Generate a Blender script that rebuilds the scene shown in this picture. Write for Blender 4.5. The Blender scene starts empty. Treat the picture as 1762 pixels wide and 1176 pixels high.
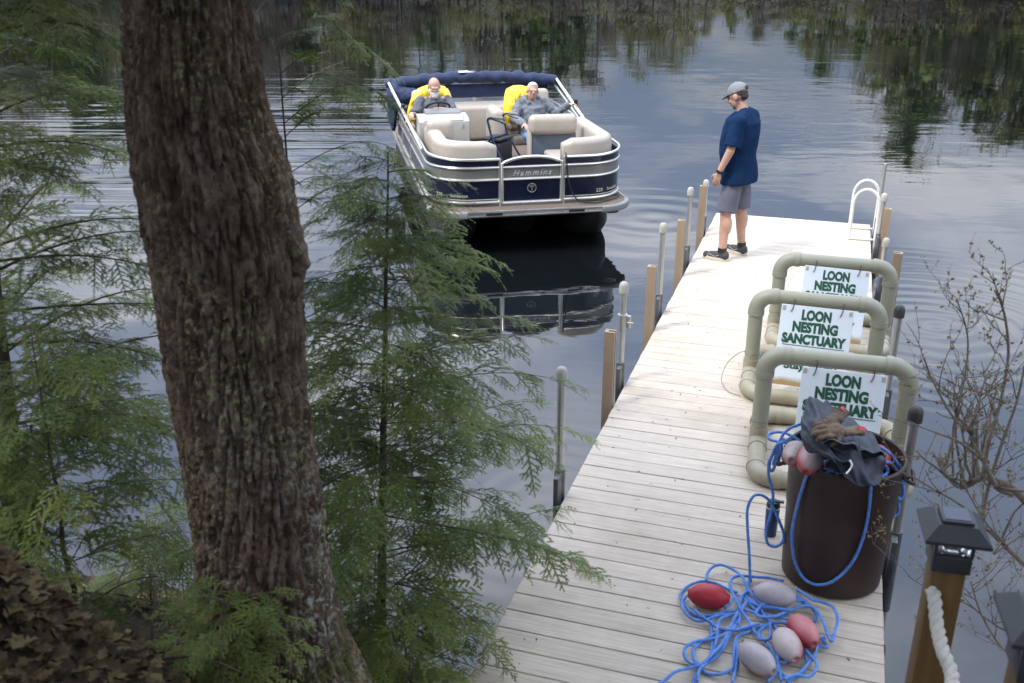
import bpy, bmesh, math, random
import numpy as np
from mathutils import Vector, Matrix, Euler, noise
random.seed(7); RNG = np.random.default_rng(11)
R = math.radians
S = bpy.context.scene
COL = S.collection

# ------------------------------------------------------------------ camera
PITCH = R(21.91); CAM_Z = 3.62; DECK = 0.55
cd = bpy.data.cameras.new('camera'); cam = bpy.data.objects.new('camera', cd); COL.objects.link(cam)
cam.location = (0, 0, CAM_Z); cam.rotation_euler = (R(90) - PITCH, 0, 0)
cd.sensor_width = 36; cd.lens = 36 * 1713 / 1762; cd.clip_end = 2000; cd.clip_start = .05
cd.dof.use_dof = True; cd.dof.focus_distance = 9.5; cd.dof.aperture_fstop = 4.8
S.camera = cam
S.view_settings.view_transform = 'Standard'; S.view_settings.look = 'None'
S.view_settings.exposure = 0.68; S.view_settings.gamma = 1

# ------------------------------------------------------------------ world: bright broken overcast
SUN_EL, SUN_AZ = R(52), R(-118)          # azimuth measured from +Y towards +X: the sun stands behind-left of the camera
w = bpy.data.worlds.new('World'); S.world = w; w.use_nodes = True
nt = w.node_tree; N = nt.nodes; L = nt.links; N.clear()
def nd(t, **k):
    n = N.new(t)
    for a, b in k.items(): setattr(n, a, b)
    return n
out = nd('ShaderNodeOutputWorld'); bg = nd('ShaderNodeBackground'); bg.inputs[1].default_value = .1
sky = nd('ShaderNodeTexSky', sky_type='NISHITA', sun_disc=False, sun_elevation=SUN_EL, sun_rotation=SUN_AZ, air_density=1.2, dust_density=1.5)
tc = nd('ShaderNodeTexCoord'); sep = nd('ShaderNodeSeparateXYZ'); L.new(tc.outputs['Generated'], sep.inputs[0])
# flat cloud sheet: project the view direction on a plane overhead
zc = nd('ShaderNodeMath', operation='MAXIMUM'); L.new(sep.outputs[2], zc.inputs[0]); zc.inputs[1].default_value = 0
za = nd('ShaderNodeMath', operation='ADD'); L.new(zc.outputs[0], za.inputs[0]); za.inputs[1].default_value = .12
dx = nd('ShaderNodeMath', operation='DIVIDE'); L.new(sep.outputs[0], dx.inputs[0]); L.new(za.outputs[0], dx.inputs[1])
dy = nd('ShaderNodeMath', operation='DIVIDE'); L.new(sep.outputs[1], dy.inputs[0]); L.new(za.outputs[0], dy.inputs[1])
cmb = nd('ShaderNodeCombineXYZ'); L.new(dx.outputs[0], cmb.inputs[0]); L.new(dy.outputs[0], cmb.inputs[1])
cn = nd('ShaderNodeTexNoise'); cn.inputs['Scale'].default_value = 1.15; cn.inputs['Detail'].default_value = 6; cn.inputs['Roughness'].default_value = .55
cn.inputs['Distortion'].default_value = .4
L.new(cmb.outputs[0], cn.inputs['Vector'])
cr = nd('ShaderNodeValToRGB'); cr.color_ramp.elements[0].position = .44; cr.color_ramp.elements[1].position = .64
L.new(cn.outputs[0], cr.inputs[0])
# overcast luminance: dim near the horizon, several times brighter overhead
ov = nd('ShaderNodeMapRange', interpolation_type='SMOOTHSTEP'); L.new(zc.outputs[0], ov.inputs[0]); ov.inputs[1].default_value = .02; ov.inputs[2].default_value = .58; ov.inputs[3].default_value = 2.1; ov.inputs[4].default_value = 29.
cc = nd('ShaderNodeVectorMath', operation='SCALE'); cc.inputs[0].default_value = (.955, .985, 1.065); L.new(ov.outputs[0], cc.inputs['Scale'])
# thin blue-grey veil between the clouds
sk = nd('ShaderNodeVectorMath', operation='SCALE'); L.new(sky.outputs[0], sk.inputs[0]); sk.inputs['Scale'].default_value = .20
cg = nd('ShaderNodeVectorMath', operation='SCALE'); L.new(cc.outputs[0], cg.inputs[0]); cg.inputs['Scale'].default_value = .40
base = nd('ShaderNodeVectorMath', operation='ADD'); L.new(sk.outputs[0], base.inputs[0]); L.new(cg.outputs[0], base.inputs[1])
bt_ = nd('ShaderNodeVectorMath', operation='MULTIPLY'); L.new(base.outputs[0], bt_.inputs[0]); bt_.inputs[1].default_value = (.80, .93, 1.20)
mx = nd('ShaderNodeMix', data_type='RGBA'); L.new(cr.outputs[0], mx.inputs[0]); L.new(bt_.outputs[0], mx.inputs[6]); L.new(cc.outputs[0], mx.inputs[7])
L.new(mx.outputs[2], bg.inputs[0]); L.new(bg.outputs[0], out.inputs[0])

sd = bpy.data.lights.new('sun', 'SUN'); sun = bpy.data.objects.new('sun', sd); COL.objects.link(sun)
sd.energy = 2.3; sd.angle = R(11); sd.color = (1, .95, .87)
sv = Vector((math.sin(SUN_AZ) * math.cos(SUN_EL), math.cos(SUN_AZ) * math.cos(SUN_EL), math.sin(SUN_EL)))
sun.rotation_euler = sv.to_track_quat('Z', 'Y').to_euler(); sun.location = sv * 60

# ------------------------------------------------------------------ layout helpers
_c, _s = math.cos(PITCH), math.sin(PITCH)
def at(px, py, Y):                      # the point at distance Y ahead that lies on the line of sight of a photo pixel
    u = (px - 881) / 1713; v = (588 - py) / 1713
    k = Y / (_c + v * _s)
    return Vector((u * k, Y, CAM_Z + (-_s + v * _c) * k))
def atz(px, py, z):
    u = (px - 881) / 1713; v = (588 - py) / 1713
    k = (z - CAM_Z) / (-_s + v * _c)
    return Vector((u * k, (_c + v * _s) * k, z))
DA = R(18); DN = Vector((math.cos(DA), -math.sin(DA), 0)); DD = Vector((math.sin(DA), math.cos(DA), 0))
DORG = DN * -1.289
def W(b, a, h=0): p = DORG + DN * b + DD * a; return Vector((p.x, p.y, DECK + h))
BA = R(11); BE = Vector((math.cos(BA), math.sin(BA), 0)); BQ = Vector((-math.sin(BA), math.cos(BA), 0))
BORG = BE * 2.57 + BQ * 11.55

# ------------------------------------------------------------------ mesh helpers
def mesh_obj(name, me, mat=None, parent=None, smooth=True, ang=40):
    if mat is not None:
        for m in (mat if isinstance(mat, (list, tuple)) else [mat]): me.materials.append(m)
    if smooth:
        me.shade_smooth()
        if ang: me.set_sharp_from_angle(angle=R(ang))
    o = bpy.data.objects.new(name, me); COL.objects.link(o)
    if parent is not None: o.parent = parent
    return o
def tag(o, label=None, cat=None, group=None, kind=None):
    if label: o['label'] = label
    if cat: o['category'] = cat
    if group: o['group'] = group
    if kind: o['kind'] = kind
    return o
def thing(name, label, cat, loc=(0, 0, 0), rz=0, group=None):
    o = bpy.data.objects.new(name, None); COL.objects.link(o); o.empty_display_size = .1
    o.location = loc; o.rotation_euler = (0, 0, rz)
    return tag(o, label, cat, group)
def spl(pts, n=6, closed=False):
    P = [Vector(p) for p in pts]; m = len(P); o = []
    rng = range(m if closed else m - 1)
    for i in rng:
        if closed: a, b, c, d = P[(i - 1) % m], P[i], P[(i + 1) % m], P[(i + 2) % m]
        else: a, b, c, d = P[max(i - 1, 0)], P[i], P[i + 1], P[min(i + 2, m - 1)]
        for k in range(n):
            t = k / n
            o.append(.5 * ((2 * b) + (c - a) * t + (2 * a - 5 * b + 4 * c - d) * t * t + (3 * b - a - 3 * c + d) * t ** 3))
    if not closed: o.append(P[-1].copy())
    return o
def fillet(pts, r, n=6):                # polyline with rounded corners
    P = [Vector(p) for p in pts]; o = [P[0]]
    for i in range(1, len(P) - 1):
        a = (P[i - 1] - P[i]); b = (P[i + 1] - P[i]); rr = min(r, a.length * .49, b.length * .49)
        a = P[i] + a.normalized() * rr; b = P[i] + b.normalized() * rr
        for k in range(n + 1):
            t = k / n; o.append(a.lerp(P[i], t).lerp(P[i].lerp(b, t), t))
    o.append(P[-1]); return o
class MB:
    def __init__(s): s.v = []; s.f = []; s.mi = []; s.m = 0
    def add(s, vs, fs):
        o = len(s.v); s.v += [tuple(p) for p in vs]; s.f += [tuple(i + o for i in f) for f in fs]; s.mi += [s.m] * len(fs); return s
    def box(s, c, d, rot=None, bev=0, seg=2):
        if bev:
            bm = bmesh.new(); bmesh.ops.create_cube(bm, size=1)
            for v in bm.verts: v.co = Vector((v.co.x * d[0], v.co.y * d[1], v.co.z * d[2]))
            bmesh.ops.bevel(bm, geom=bm.edges[:], offset=bev, segments=seg, affect='EDGES', profile=.5)
            bm.verts.index_update(); vs = [v.co.copy() for v in bm.verts]; fs = [[v.index for v in f.verts] for f in bm.faces]; bm.free()
        else:
            vs = [Vector((x * d[0] / 2, y * d[1] / 2, z * d[2] / 2)) for z in (-1, 1) for y in (-1, 1) for x in (-1, 1)]
            fs = [(0, 2, 3, 1), (4, 5, 7, 6), (0, 1, 5, 4), (2, 6, 7, 3), (0, 4, 6, 2), (1, 3, 7, 5)]
        M = rot.to_matrix() if isinstance(rot, Euler) else rot
        if M is not None: vs = [M @ v for v in vs]
        c = Vector(c); return s.add([v + c for v in vs], fs)
    def tube(s, pts, r, n=8, cap=True, closed=False, flat=None):
        P = [Vector(p) for p in pts]; m = len(P)
        if m < 2: return s
        rs = list(r) if isinstance(r, (list, tuple)) else [r] * m
        if len(rs) != m: rs = [rs[0] + (rs[-1] - rs[0]) * i / (m - 1) for i in range(m)]
        T = []
        for i in range(m):
            if closed: t = P[(i + 1) % m] - P[i - 1]
            else: t = P[min(i + 1, m - 1)] - P[max(i - 1, 0)]
            T.append(t.normalized() if t.length > 1e-9 else Vector((0, 0, 1)))
        up = Vector((0, 0, 1)) if abs(T[0].z) < .9 else Vector((1, 0, 0))
        u = (up - T[0] * up.dot(T[0])).normalized(); vs = []
        for i in range(m):
            u = u - T[i] * u.dot(T[i])
            u = u.normalized() if u.length > 1e-6 else T[i].orthogonal().normalized()
            b = T[i].cross(u)
            for k in range(n):
                a = 2 * math.pi * k / n; fy = flat if flat else 1
                vs.append(P[i] + (b * math.cos(a) + u * (math.sin(a) * fy)) * rs[i])
        fs = []
        for i in range(m if closed else m - 1):
            j = (i + 1) % m
            for k in range(n):
                k2 = (k + 1) % n; fs.append((i * n + k, i * n + k2, j * n + k2, j * n + k))
        if cap and not closed:
            fs.append(tuple(range(n))[::-1]); fs.append(tuple((m - 1) * n + k for k in range(n)))
        return s.add(vs, fs)
    def lathe(s, prof, n=24, M=None, capb=True, capt=True):
        vs = []; m = len(prof)
        for (r, z) in prof:
            for k in range(n):
                a = 2 * math.pi * k / n; vs.append(Vector((r * math.cos(a), r * math.sin(a), z)))
        fs = [(i * n + k, i * n + (k + 1) % n, (i + 1) * n + (k + 1) % n, (i + 1) * n + k) for i in range(m - 1) for k in range(n)]
        if capb: fs.append(tuple(range(n))[::-1])
        if capt: fs.append(tuple((m - 1) * n + k for k in range(n)))
        if M is not None: vs = [M @ v for v in vs]
        return s.add(vs, fs)
    def ell(s, c, rad, rot=None, nu=14, nv=9):
        vs = [Vector((0, 0, -1))]; c = Vector(c)
        for j in range(1, nv):
            t = math.pi * j / nv
            for k in range(nu):
                a = 2 * math.pi * k / nu; vs.append(Vector((math.sin(t) * math.cos(a), math.sin(t) * math.sin(a), -math.cos(t))))
        vs.append(Vector((0, 0, 1))); fs = []
        for k in range(nu): fs.append((0, 1 + (k + 1) % nu, 1 + k))
        for j in range(nv - 2):
            for k in range(nu):
                a = 1 + j * nu; b = a + nu; fs.append((a + k, a + (k + 1) % nu, b + (k + 1) % nu, b + k))
        t = len(vs) - 1; a = 1 + (nv - 2) * nu
        for k in range(nu): fs.append((a + k, a + (k + 1) % nu, t))
        if isinstance(rad, (int, float)): rad = (rad,) * 3
        vs = [Vector((v.x * rad[0], v.y * rad[1], v.z * rad[2])) for v in vs]
        M = rot.to_matrix() if isinstance(rot, Euler) else rot
        if M is not None: vs = [M @ v for v in vs]
        return s.add([v + c for v in vs], fs)
    def cap2(s, a, b, ra, rb, round_ends=True):      # tapered limb
        a, b = Vector(a), Vector(b); s.tube([a, a.lerp(b, .5), b], [ra, (ra + rb) / 2, rb], 12)
        if round_ends: s.ell(a, ra * .995, nu=12, nv=8); s.ell(b, rb * .995, nu=12, nv=8)
        return s
    def prism(s, poly, fn, t0, t1):                   # polygon in (p, q) swept over t by fn(p, q, t)
        n = len(poly); vs = [fn(p, q, t0) for p, q in poly] + [fn(p, q, t1) for p, q in poly]
        fs = [tuple(range(n))[::-1], tuple(range(n, 2 * n))] + [(i, (i + 1) % n, n + (i + 1) % n, n + i) for i in range(n)]
        return s.add(vs, fs)
    def sweep(s, path, prof, round_end=0, closed_path=False):   # profile (offset to the left of travel, z) along an xy path
        P = [Vector((p[0], p[1], 0)) for p in path]; m = len(P); n = len(prof); vs = []
        cx = sum(p[0] for p in prof) / n; cz = sum(p[1] for p in prof) / n
        acc = [0]
        for i in range(1, m): acc.append(acc[-1] + (P[i] - P[i - 1]).length)
        for i in range(m):
            t = (P[min(i + 1, m - 1)] - P[max(i - 1, 0)]).normalized(); nn = Vector((-t.y, t.x, 0)); k = 1
            if round_end:
                e = min(acc[i], acc[-1] - acc[i]) / round_end
                if e < 1: k = .72 + .28 * math.sqrt(max(0, 1 - (1 - e) ** 2))
            for (o, z) in prof:
                q = P[i] + nn * (cx + (o - cx) * k); vs.append(Vector((q.x, q.y, cz + (z - cz) * k)))
        fs = [(i * n + k, i * n + (k + 1) % n, (i + 1) * n + (k + 1) % n, (i + 1) * n + k) for i in range(m - 1) for k in range(n)]
        fs += [tuple(range(n))[::-1], tuple((m - 1) * n + k for k in range(n))]
        return s.add(vs, fs)
    def mesh(s, name='mesh'):
        me = bpy.data.meshes.new(name); me.from_pydata(s.v, [], s.f); me.validate()
        if any(s.mi) and len(me.polygons) == len(s.mi): me.polygons.foreach_set('material_index', s.mi)
        bm = bmesh.new(); bm.from_mesh(me); bmesh.ops.recalc_face_normals(bm, faces=bm.faces[:]); bm.to_mesh(me); bm.free()
        return me
    def build(s, name, mat=None, parent=None, smooth=True, ang=40): return mesh_obj(name, s.mesh(name), mat, parent, smooth, ang)
def np_mesh(name, V, F, attr=None):      # V (n,3), F (m,3) or (m,4)
    me = bpy.data.meshes.new(name); V = np.asarray(V, np.float32); F = np.asarray(F, np.int32); k = F.shape[1]
    me.vertices.add(len(V)); me.vertices.foreach_set('co', V.ravel())
    me.loops.add(F.size); me.loops.foreach_set('vertex_index', F.ravel())
    me.polygons.add(len(F)); me.polygons.foreach_set('loop_start', np.arange(0, F.size, k, dtype=np.int32))
    me.update(calc_edges=True)
    if attr is not None:
        a = me.attributes.new('tint', 'FLOAT', 'POINT'); a.data.foreach_set('value', np.asarray(attr, np.float32))
    return me
def remesh(mb, voxel, smooth=4, name='body', fac=.5):
    o = bpy.data.objects.new('tmp', mb.mesh('tmp')); COL.objects.link(o)
    m = o.modifiers.new('r', 'REMESH'); m.mode = 'VOXEL'; m.voxel_size = voxel
    m2 = o.modifiers.new('s', 'SMOOTH'); m2.iterations = smooth; m2.factor = fac
    dg = bpy.context.evaluated_depsgraph_get(); me = bpy.data.meshes.new_from_object(o.evaluated_get(dg)); me.name = name
    old = o.data; bpy.data.objects.remove(o); bpy.data.meshes.remove(old); me.materials.clear()
    return me
def wrinkle(me, amp, scale, stretch=(1, 1, 1)):
    n = len(me.vertices); co = np.empty(n * 3, np.float32); me.vertices.foreach_get('co', co)
    for i, v in enumerate(me.vertices):
        p = Vector((v.co.x * scale * stretch[0], v.co.y * scale * stretch[1], v.co.z * scale * stretch[2]))
        d = noise.noise(p) + .5 * noise.noise(p * 2.3); q = v.co + v.normal * (amp * d)
        co[3 * i:3 * i + 3] = q
    me.vertices.foreach_set('co', co); me.update()
def text_mesh(txt, size, embolden=0, shear=0, extrude=.001, space=1, align='CENTER'):
    c = bpy.data.curves.new('t', 'FONT'); c.body = txt; c.size = size; c.offset = embolden; c.shear = shear; c.extrude = extrude
    c.space_character = space; c.align_x = align; c.align_y = 'CENTER'; c.resolution_u = 3
    o = bpy.data.objects.new('t', c); COL.objects.link(o); dg = bpy.context.evaluated_depsgraph_get()
    me = bpy.data.meshes.new_from_object(o.evaluated_get(dg)); bpy.data.objects.remove(o); bpy.data.curves.remove(c); me.materials.clear()
    return me
def xform(me, fn):
    for v in me.vertices: v.co = fn(v.co)
    me.update(); return me

# ------------------------------------------------------------------ materials
def newmat(name):
    m = bpy.data.materials.new(name); m.use_nodes = True; t = m.node_tree; b = t.nodes['Principled BSDF']; return m, t, b
def tn(t, ty, **k):
    n = t.nodes.new(ty)
    for a, b in k.items():
        if a in n.inputs: n.inputs[a].default_value = b
        else: setattr(n, a, b)
    return n
def setb(b, **k):
    for a, v in k.items(): b.inputs[a.replace('_', ' ')].default_value = v
def pm(name, col, rough=.5, metal=0, var=.12, vs=6, bump=0, bs=60, col2=None, stretch=(1, 1, 1), coord='Object', spec=.5, rnd=0, bdist=.01, sss=0):
    m, t, b = newmat(name); lk = t.links
    co = tn(t, 'ShaderNodeTexCoord'); mp = tn(t, 'ShaderNodeMapping'); mp.inputs['Scale'].default_value = stretch
    lk.new(co.outputs[coord], mp.inputs[0])
    n1 = tn(t, 'ShaderNodeTexNoise', Scale=vs, Detail=6.0, Roughness=.6); lk.new(mp.outputs[0], n1.inputs['Vector'])
    rp = tn(t, 'ShaderNodeValToRGB'); rp.color_ramp.elements[0].position = .3; rp.color_ramp.elements[1].position = .72
    c2 = col2 if col2 else tuple(min(1, c * (1 + var)) for c in col); c1 = col if col2 else tuple(c * (1 - var) for c in col)
    rp.color_ramp.elements[0].color = (*c1, 1); rp.color_ramp.elements[1].color = (*c2, 1); lk.new(n1.outputs[0], rp.inputs[0])
    src = rp.outputs[0]
    if rnd:
        oi = tn(t, 'ShaderNodeObjectInfo'); ma = tn(t, 'ShaderNodeMath', operation='MULTIPLY_ADD'); lk.new(oi.outputs['Random'], ma.inputs[0]); ma.inputs[1].default_value = 2 * rnd; ma.inputs[2].default_value = 1 - rnd
        sc = tn(t, 'ShaderNodeVectorMath', operation='SCALE'); lk.new(src, sc.inputs[0]); lk.new(ma.outputs[0], sc.inputs['Scale']); src = sc.outputs[0]
        ad = tn(t, 'ShaderNodeVectorMath', operation='ADD'); lk.new(co.outputs[coord], ad.inputs[0])
        cb = tn(t, 'ShaderNodeVectorMath', operation='SCALE'); cb.inputs[0].default_value = (13, 7, 5); lk.new(oi.outputs['Random'], cb.inputs['Scale']); lk.new(cb.outputs[0], ad.inputs[1]); lk.new(ad.outputs[0], mp.inputs[0])
    lk.new(src, b.inputs['Base Color']); setb(b, Roughness=rough, Metallic=metal); b.inputs['Specular IOR Level'].default_value = spec
    n2 = tn(t, 'ShaderNodeTexNoise', Scale=vs * 2.7, Detail=4.0); lk.new(mp.outputs[0], n2.inputs['Vector'])
    rr = tn(t, 'ShaderNodeMapRange'); rr.inputs[3].default_value = max(.02, rough - .1); rr.inputs[4].default_value = min(1, rough + .12); lk.new(n2.outputs[0], rr.inputs[0]); lk.new(rr.outputs[0], b.inputs['Roughness'])
    if bump:
        n3 = tn(t, 'ShaderNodeTexNoise', Scale=bs, Detail=5.0); lk.new(mp.outputs[0], n3.inputs['Vector'])
        bu = tn(t, 'ShaderNodeBump', Strength=bump, Distance=bdist); lk.new(n3.outputs[0], bu.inputs['Height']); lk.new(bu.outputs[0], b.inputs['Normal'])
    if sss: b.inputs['Subsurface Weight'].default_value = sss; b.inputs['Subsurface Radius'].default_value = (.01, .004, .002)
    return m
M = {}
M['board'] = pm('deck_board', (.41, .345, .265), .5, var=.1, vs=9, bump=.35, bs=26, stretch=(.35, 9, 4), rnd=.06, col2=(.58, .51, .415), bdist=.004, spec=.35)
M['alu'] = pm('aluminium', (.62, .63, .63), .34, 1, vs=14, var=.12)
M['galv'] = pm('galvanised_steel', (.50, .50, .48), .42, .85, vs=18, var=.2, stretch=(1, 1, .15))
M['darksteel'] = pm('dull_steel', (.13, .135, .14), .5, .6, vs=20, var=.3)
M['capgrey'] = pm('pvc_cap_grey', (.34, .33, .28), .6, vs=14, var=.15, bump=.1)
M['capblack'] = pm('rubber_cap', (.035, .03, .028), .6, vs=20, var=.3)
M['bumper'] = pm('tan_vinyl', (.30, .225, .15), .5, vs=9, var=.14, stretch=(1, 1, .2), bump=.08)
M['white_alu'] = pm('white_coated_aluminium', (.74, .73, .69), .38, .25, vs=14, var=.05)

def stain(m, amount, scale, col):      # broad dirt patches over neighbouring boards, in world space
    t = m.node_tree; lk = t.links; b = t.nodes['Principled BSDF']; src = b.inputs['Base Color'].links[0].from_socket
    g = tn(t, 'ShaderNodeNewGeometry'); n = tn(t, 'ShaderNodeTexNoise', Scale=scale, Detail=7., Roughness=.65); lk.new(g.outputs['Position'], n.inputs['Vector'])
    n2 = tn(t, 'ShaderNodeTexNoise', Scale=scale * 9, Detail=4.); lk.new(g.outputs['Position'], n2.inputs['Vector'])
    ad = tn(t, 'ShaderNodeMath', operation='MULTIPLY_ADD'); lk.new(n2.outputs[0], ad.inputs[0]); ad.inputs[1].default_value = .35; lk.new(n.outputs[0], ad.inputs[2])
    r = tn(t, 'ShaderNodeMapRange'); lk.new(ad.outputs[0], r.inputs[0]); r.inputs[1].default_value = .62; r.inputs[2].default_value = .92; r.inputs[4].default_value = amount
    mx = tn(t, 'ShaderNodeMix', data_type='RGBA'); lk.new(r.outputs[0], mx.inputs[0]); lk.new(src, mx.inputs[6]); mx.inputs[7].default_value = (*col, 1); lk.new(mx.outputs[2], b.inputs['Base Color'])
M['board'] = pm('deck_board', (.42, .355, .275), .55, var=.1, vs=10, bump=.5, bs=30, stretch=(.3, 11, 4), rnd=.06, col2=(.60, .53, .435), bdist=.005, spec=.3)
stain(M['board'], .33, 1.1, (.20, .145, .085))
# ------------------------------------------------------------------ water
def water_mat():
    m, t, b = newmat('lake_water'); lk = t.links
    setb(b, Base_Color=(.004, .0055, .006, 1), Roughness=.02, IOR=1.55)
    co = tn(t, 'ShaderNodeTexCoord')
    def nz(scale, st, rot=0, det=3, dist=0):
        mp = tn(t, 'ShaderNodeMapping'); mp.inputs['Scale'].default_value = st; mp.inputs['Rotation'].default_value = (0, 0, rot)
        lk.new(co.outputs['Object'], mp.inputs[0]); n = tn(t, 'ShaderNodeTexNoise', Scale=scale, Detail=det, Distortion=dist); lk.new(mp.outputs[0], n.inputs['Vector']); return n.outputs[0]
    def mth(op, a, b_=None, c=None):
        n = tn(t, 'ShaderNodeMath', operation=op)
        for i, x in enumerate((a, b_, c)):
            if x is None: continue
            if isinstance(x, (int, float)): n.inputs[i].default_value = x
            else: lk.new(x, n.inputs[i])
        return n.outputs[0]
    def mr(x, a, b_, c, d, smooth=True):
        n = tn(t, 'ShaderNodeMapRange'); n.interpolation_type = 'SMOOTHSTEP' if smooth else 'LINEAR'; lk.new(x, n.inputs[0])
        for i, y in enumerate((a, b_, c, d)): n.inputs[i + 1].default_value = y
        return n.outputs[0]
    sx = tn(t, 'ShaderNodeSeparateXYZ'); lk.new(co.outputs['Object'], sx.inputs[0]); X, Y = sx.outputs[0], sx.outputs[1]
    patch = mr(nz(.22, (1, .6, 1)), .40, .62, .15, 1)                    # calm and ruffled patches
    far = mth('MULTIPLY', mr(Y, 8, 18, .4, 1.0), mr(Y, 24, 58, 1, .22))
    small = mth('MULTIPLY', nz(2.6, (.55, 1.3, 1), .15, 3, .3), mth('MULTIPLY', mth('MULTIPLY', patch, far), .0042))
    mid = mth('MULTIPLY', nz(.8, (.5, 1.2, 1), -.1, 2), mth('MULTIPLY', mth('MULTIPLY', patch, far), .012))
    # boat wake spreading to the left of the boat
    wk = mth('MULTIPLY', mr(X, -.6, -3.2, 0, 1), mth('MULTIPLY', mr(Y, 8.5, 12, 0, 1), mr(Y, 20, 33, 1, .10)))
    mpw = tn(t, 'ShaderNodeMapping'); mpw.inputs['Rotation'].default_value = (0, 0, .22); lk.new(co.outputs['Object'], mpw.inputs[0])
    mpw.inputs['Scale'].default_value = (.16, 1.5, 1); wv = tn(t, 'ShaderNodeTexNoise', Scale=1.0, Detail=2.0, Distortion=.5); lk.new(mpw.outputs[0], wv.inputs['Vector'])
    wake = mth('MULTIPLY', mth('MULTIPLY', wv.outputs[0], mth('MULTIPLY', wk, mr(patch, .15, 1, .4, 1))), .046)
    # rings spreading from the dock legs and from the boat
    def rings(cx, cy, sc, amp, r0, r1):
        mp = tn(t, 'ShaderNodeMapping'); mp.inputs['Location'].default_value = (-cx, -cy, 0); lk.new(co.outputs['Object'], mp.inputs[0])
        wr = tn(t, 'ShaderNodeTexWave', Scale=sc, Distortion=4.0, Detail=2.0); wr.wave_type = 'RINGS'; wr.rings_direction = 'Z'; wr.inputs['Detail Scale'].default_value = .6
        lk.new(mp.outputs[0], wr.inputs['Vector'])
        ln = tn(t, 'ShaderNodeVectorMath', operation='LENGTH'); lk.new(mp.outputs[0], ln.inputs[0])
        return mth('MULTIPLY', mth('MULTIPLY', wr.outputs[0], mr(ln.outputs['Value'], r0, r1, 1, 0)), amp)
    rg = mth('ADD', rings(4.3, 9.4, 1.25, .0016, .6, 3.6), mth('ADD', rings(2.0, 13.6, .55, .0016, .2, 4.5), rings(.2, 6.0, 1.6, .0009, .4, 2.4)))
    h = mth('ADD', mth('ADD', small, mid), mth('ADD', wake, rg))
    bu = tn(t, 'ShaderNodeBump', Strength=1.0, Distance=1.0); lk.new(h, bu.inputs['Height']); lk.new(bu.outputs[0], b.inputs['Normal'])
    return m
me = bpy.data.meshes.new('water'); me.from_pydata([(-400, -20, 0), (400, -20, 0), (400, 400, 0), (-400, 400, 0)], [], [(0, 1, 2, 3)])
tag(mesh_obj('lake_water', me, water_mat(), smooth=False), kind='structure')

# ------------------------------------------------------------------ near bank
SHX = [-400, -6, -3, -1.5, -.8, -.35, .1, .6, 2.0, 2.7, 3.6, 6, 400]; SHY = [6.5, 5.8, 5.2, 4.9, 4.62, 4.1, 3.25, 2.75, 2.7, 3.2, 3.9, 4.6, 5]
def ground_z(x, y):
    s = float(np.interp(x, SHX, SHY)) - y
    s += .12 * noise.noise(Vector((x * 1.7, y * 1.7, 0)))
    if s < 0: z = max(-1.6, .45 * s)
    elif s < 2.6: z = .62 * s
    else: z = 1.612 + .12 * (s - 2.6)
    z += .05 * noise.noise(Vector((x * 4, y * 4, 2))) * min(1, max(0, s * 3)) + .015 * noise.noise(Vector((x * 14, y * 14, 5)))
    d = math.hypot(x + 1.55, (y - 1.95) * .9)              # leafy hump in front of the left-hand trees
    z += .72 * math.exp(-(d / .52) ** 2)
    return z
def soil_mat():
    m = pm('forest_soil', (.022, .016, .011), .9, vs=7, bump=.8, bs=22, col2=(.06, .042, .026), bdist=.03, spec=.2); return m
xs = np.unique(np.concatenate([np.linspace(-300, -8, 20), np.linspace(-8, -4, 24), np.linspace(-4, 4, 200), np.linspace(4, 8, 24), np.linspace(8, 300, 20)]))
ys = np.unique(np.concatenate([np.linspace(-60, -2, 16), np.linspace(-2, 6, 190), np.linspace(6, 9, 10)]))
V = [(x, y, ground_z(x, y)) for y in ys for x in xs]; nx = len(xs)
F = [(j * nx + i, j * nx + i + 1, (j + 1) * nx + i + 1, (j + 1) * nx + i) for j in range(len(ys) - 1) for i in range(nx - 1)]
tag(mesh_obj('bank_ground', np_mesh('bank', V, F), soil_mat(), ang=0), kind='structure')
# lake bed far below and far shore hill
bed = MB()
PX = [-900, 0, 100, 400, 640, 700, 900, 1000, 1100, 1180, 1250, 1330, 1400, 1500, 1590, 1660, 1762, 2700]
PH = [12, 12, 11.5, 11, 9.8, 7.6, 8.2, 9.2, 8.2, 6.2, 5.0, 4.4, 6.4, 10.5, 14.8, 11.4, 12.8, 12]
fx = np.linspace(-160, 160, 160); fy = np.array([76, 78, 80, 82, 84, 86, 89, 92, 96, 100, 104, 108, 112, 118, 130, 170, 240])
def far_z(x, y):
    s = y - (84 + 5 * math.sin(x * .035) + 3 * noise.noise(Vector((x * .05, 0, 0))))
    if s < -3: return -.6
    top = .66 * float(np.interp(881 + x / y * 1.035 * 1713, PX, PH)) * y / 90
    return -.3 + max(0, min(1, (s + 3) / 26)) * top + .3 * noise.noise(Vector((x * .3, y * .3, 0))) + .02 * max(0, s - 26)
V = [(x, y, far_z(x, y)) for y in fy for x in fx]
F = [(j * 160 + i, j * 160 + i + 1, (j + 1) * 160 + i + 1, (j + 1) * 160 + i) for j in range(len(fy) - 1) for i in range(159)]
tag(mesh_obj('far_shore', np_mesh('far_shore', V, F), pm('far_soil', (.014, .018, .008), .9, vs=1.2, col2=(.036, .033, .019), coord='Object'), ang=0), kind='structure')

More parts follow.
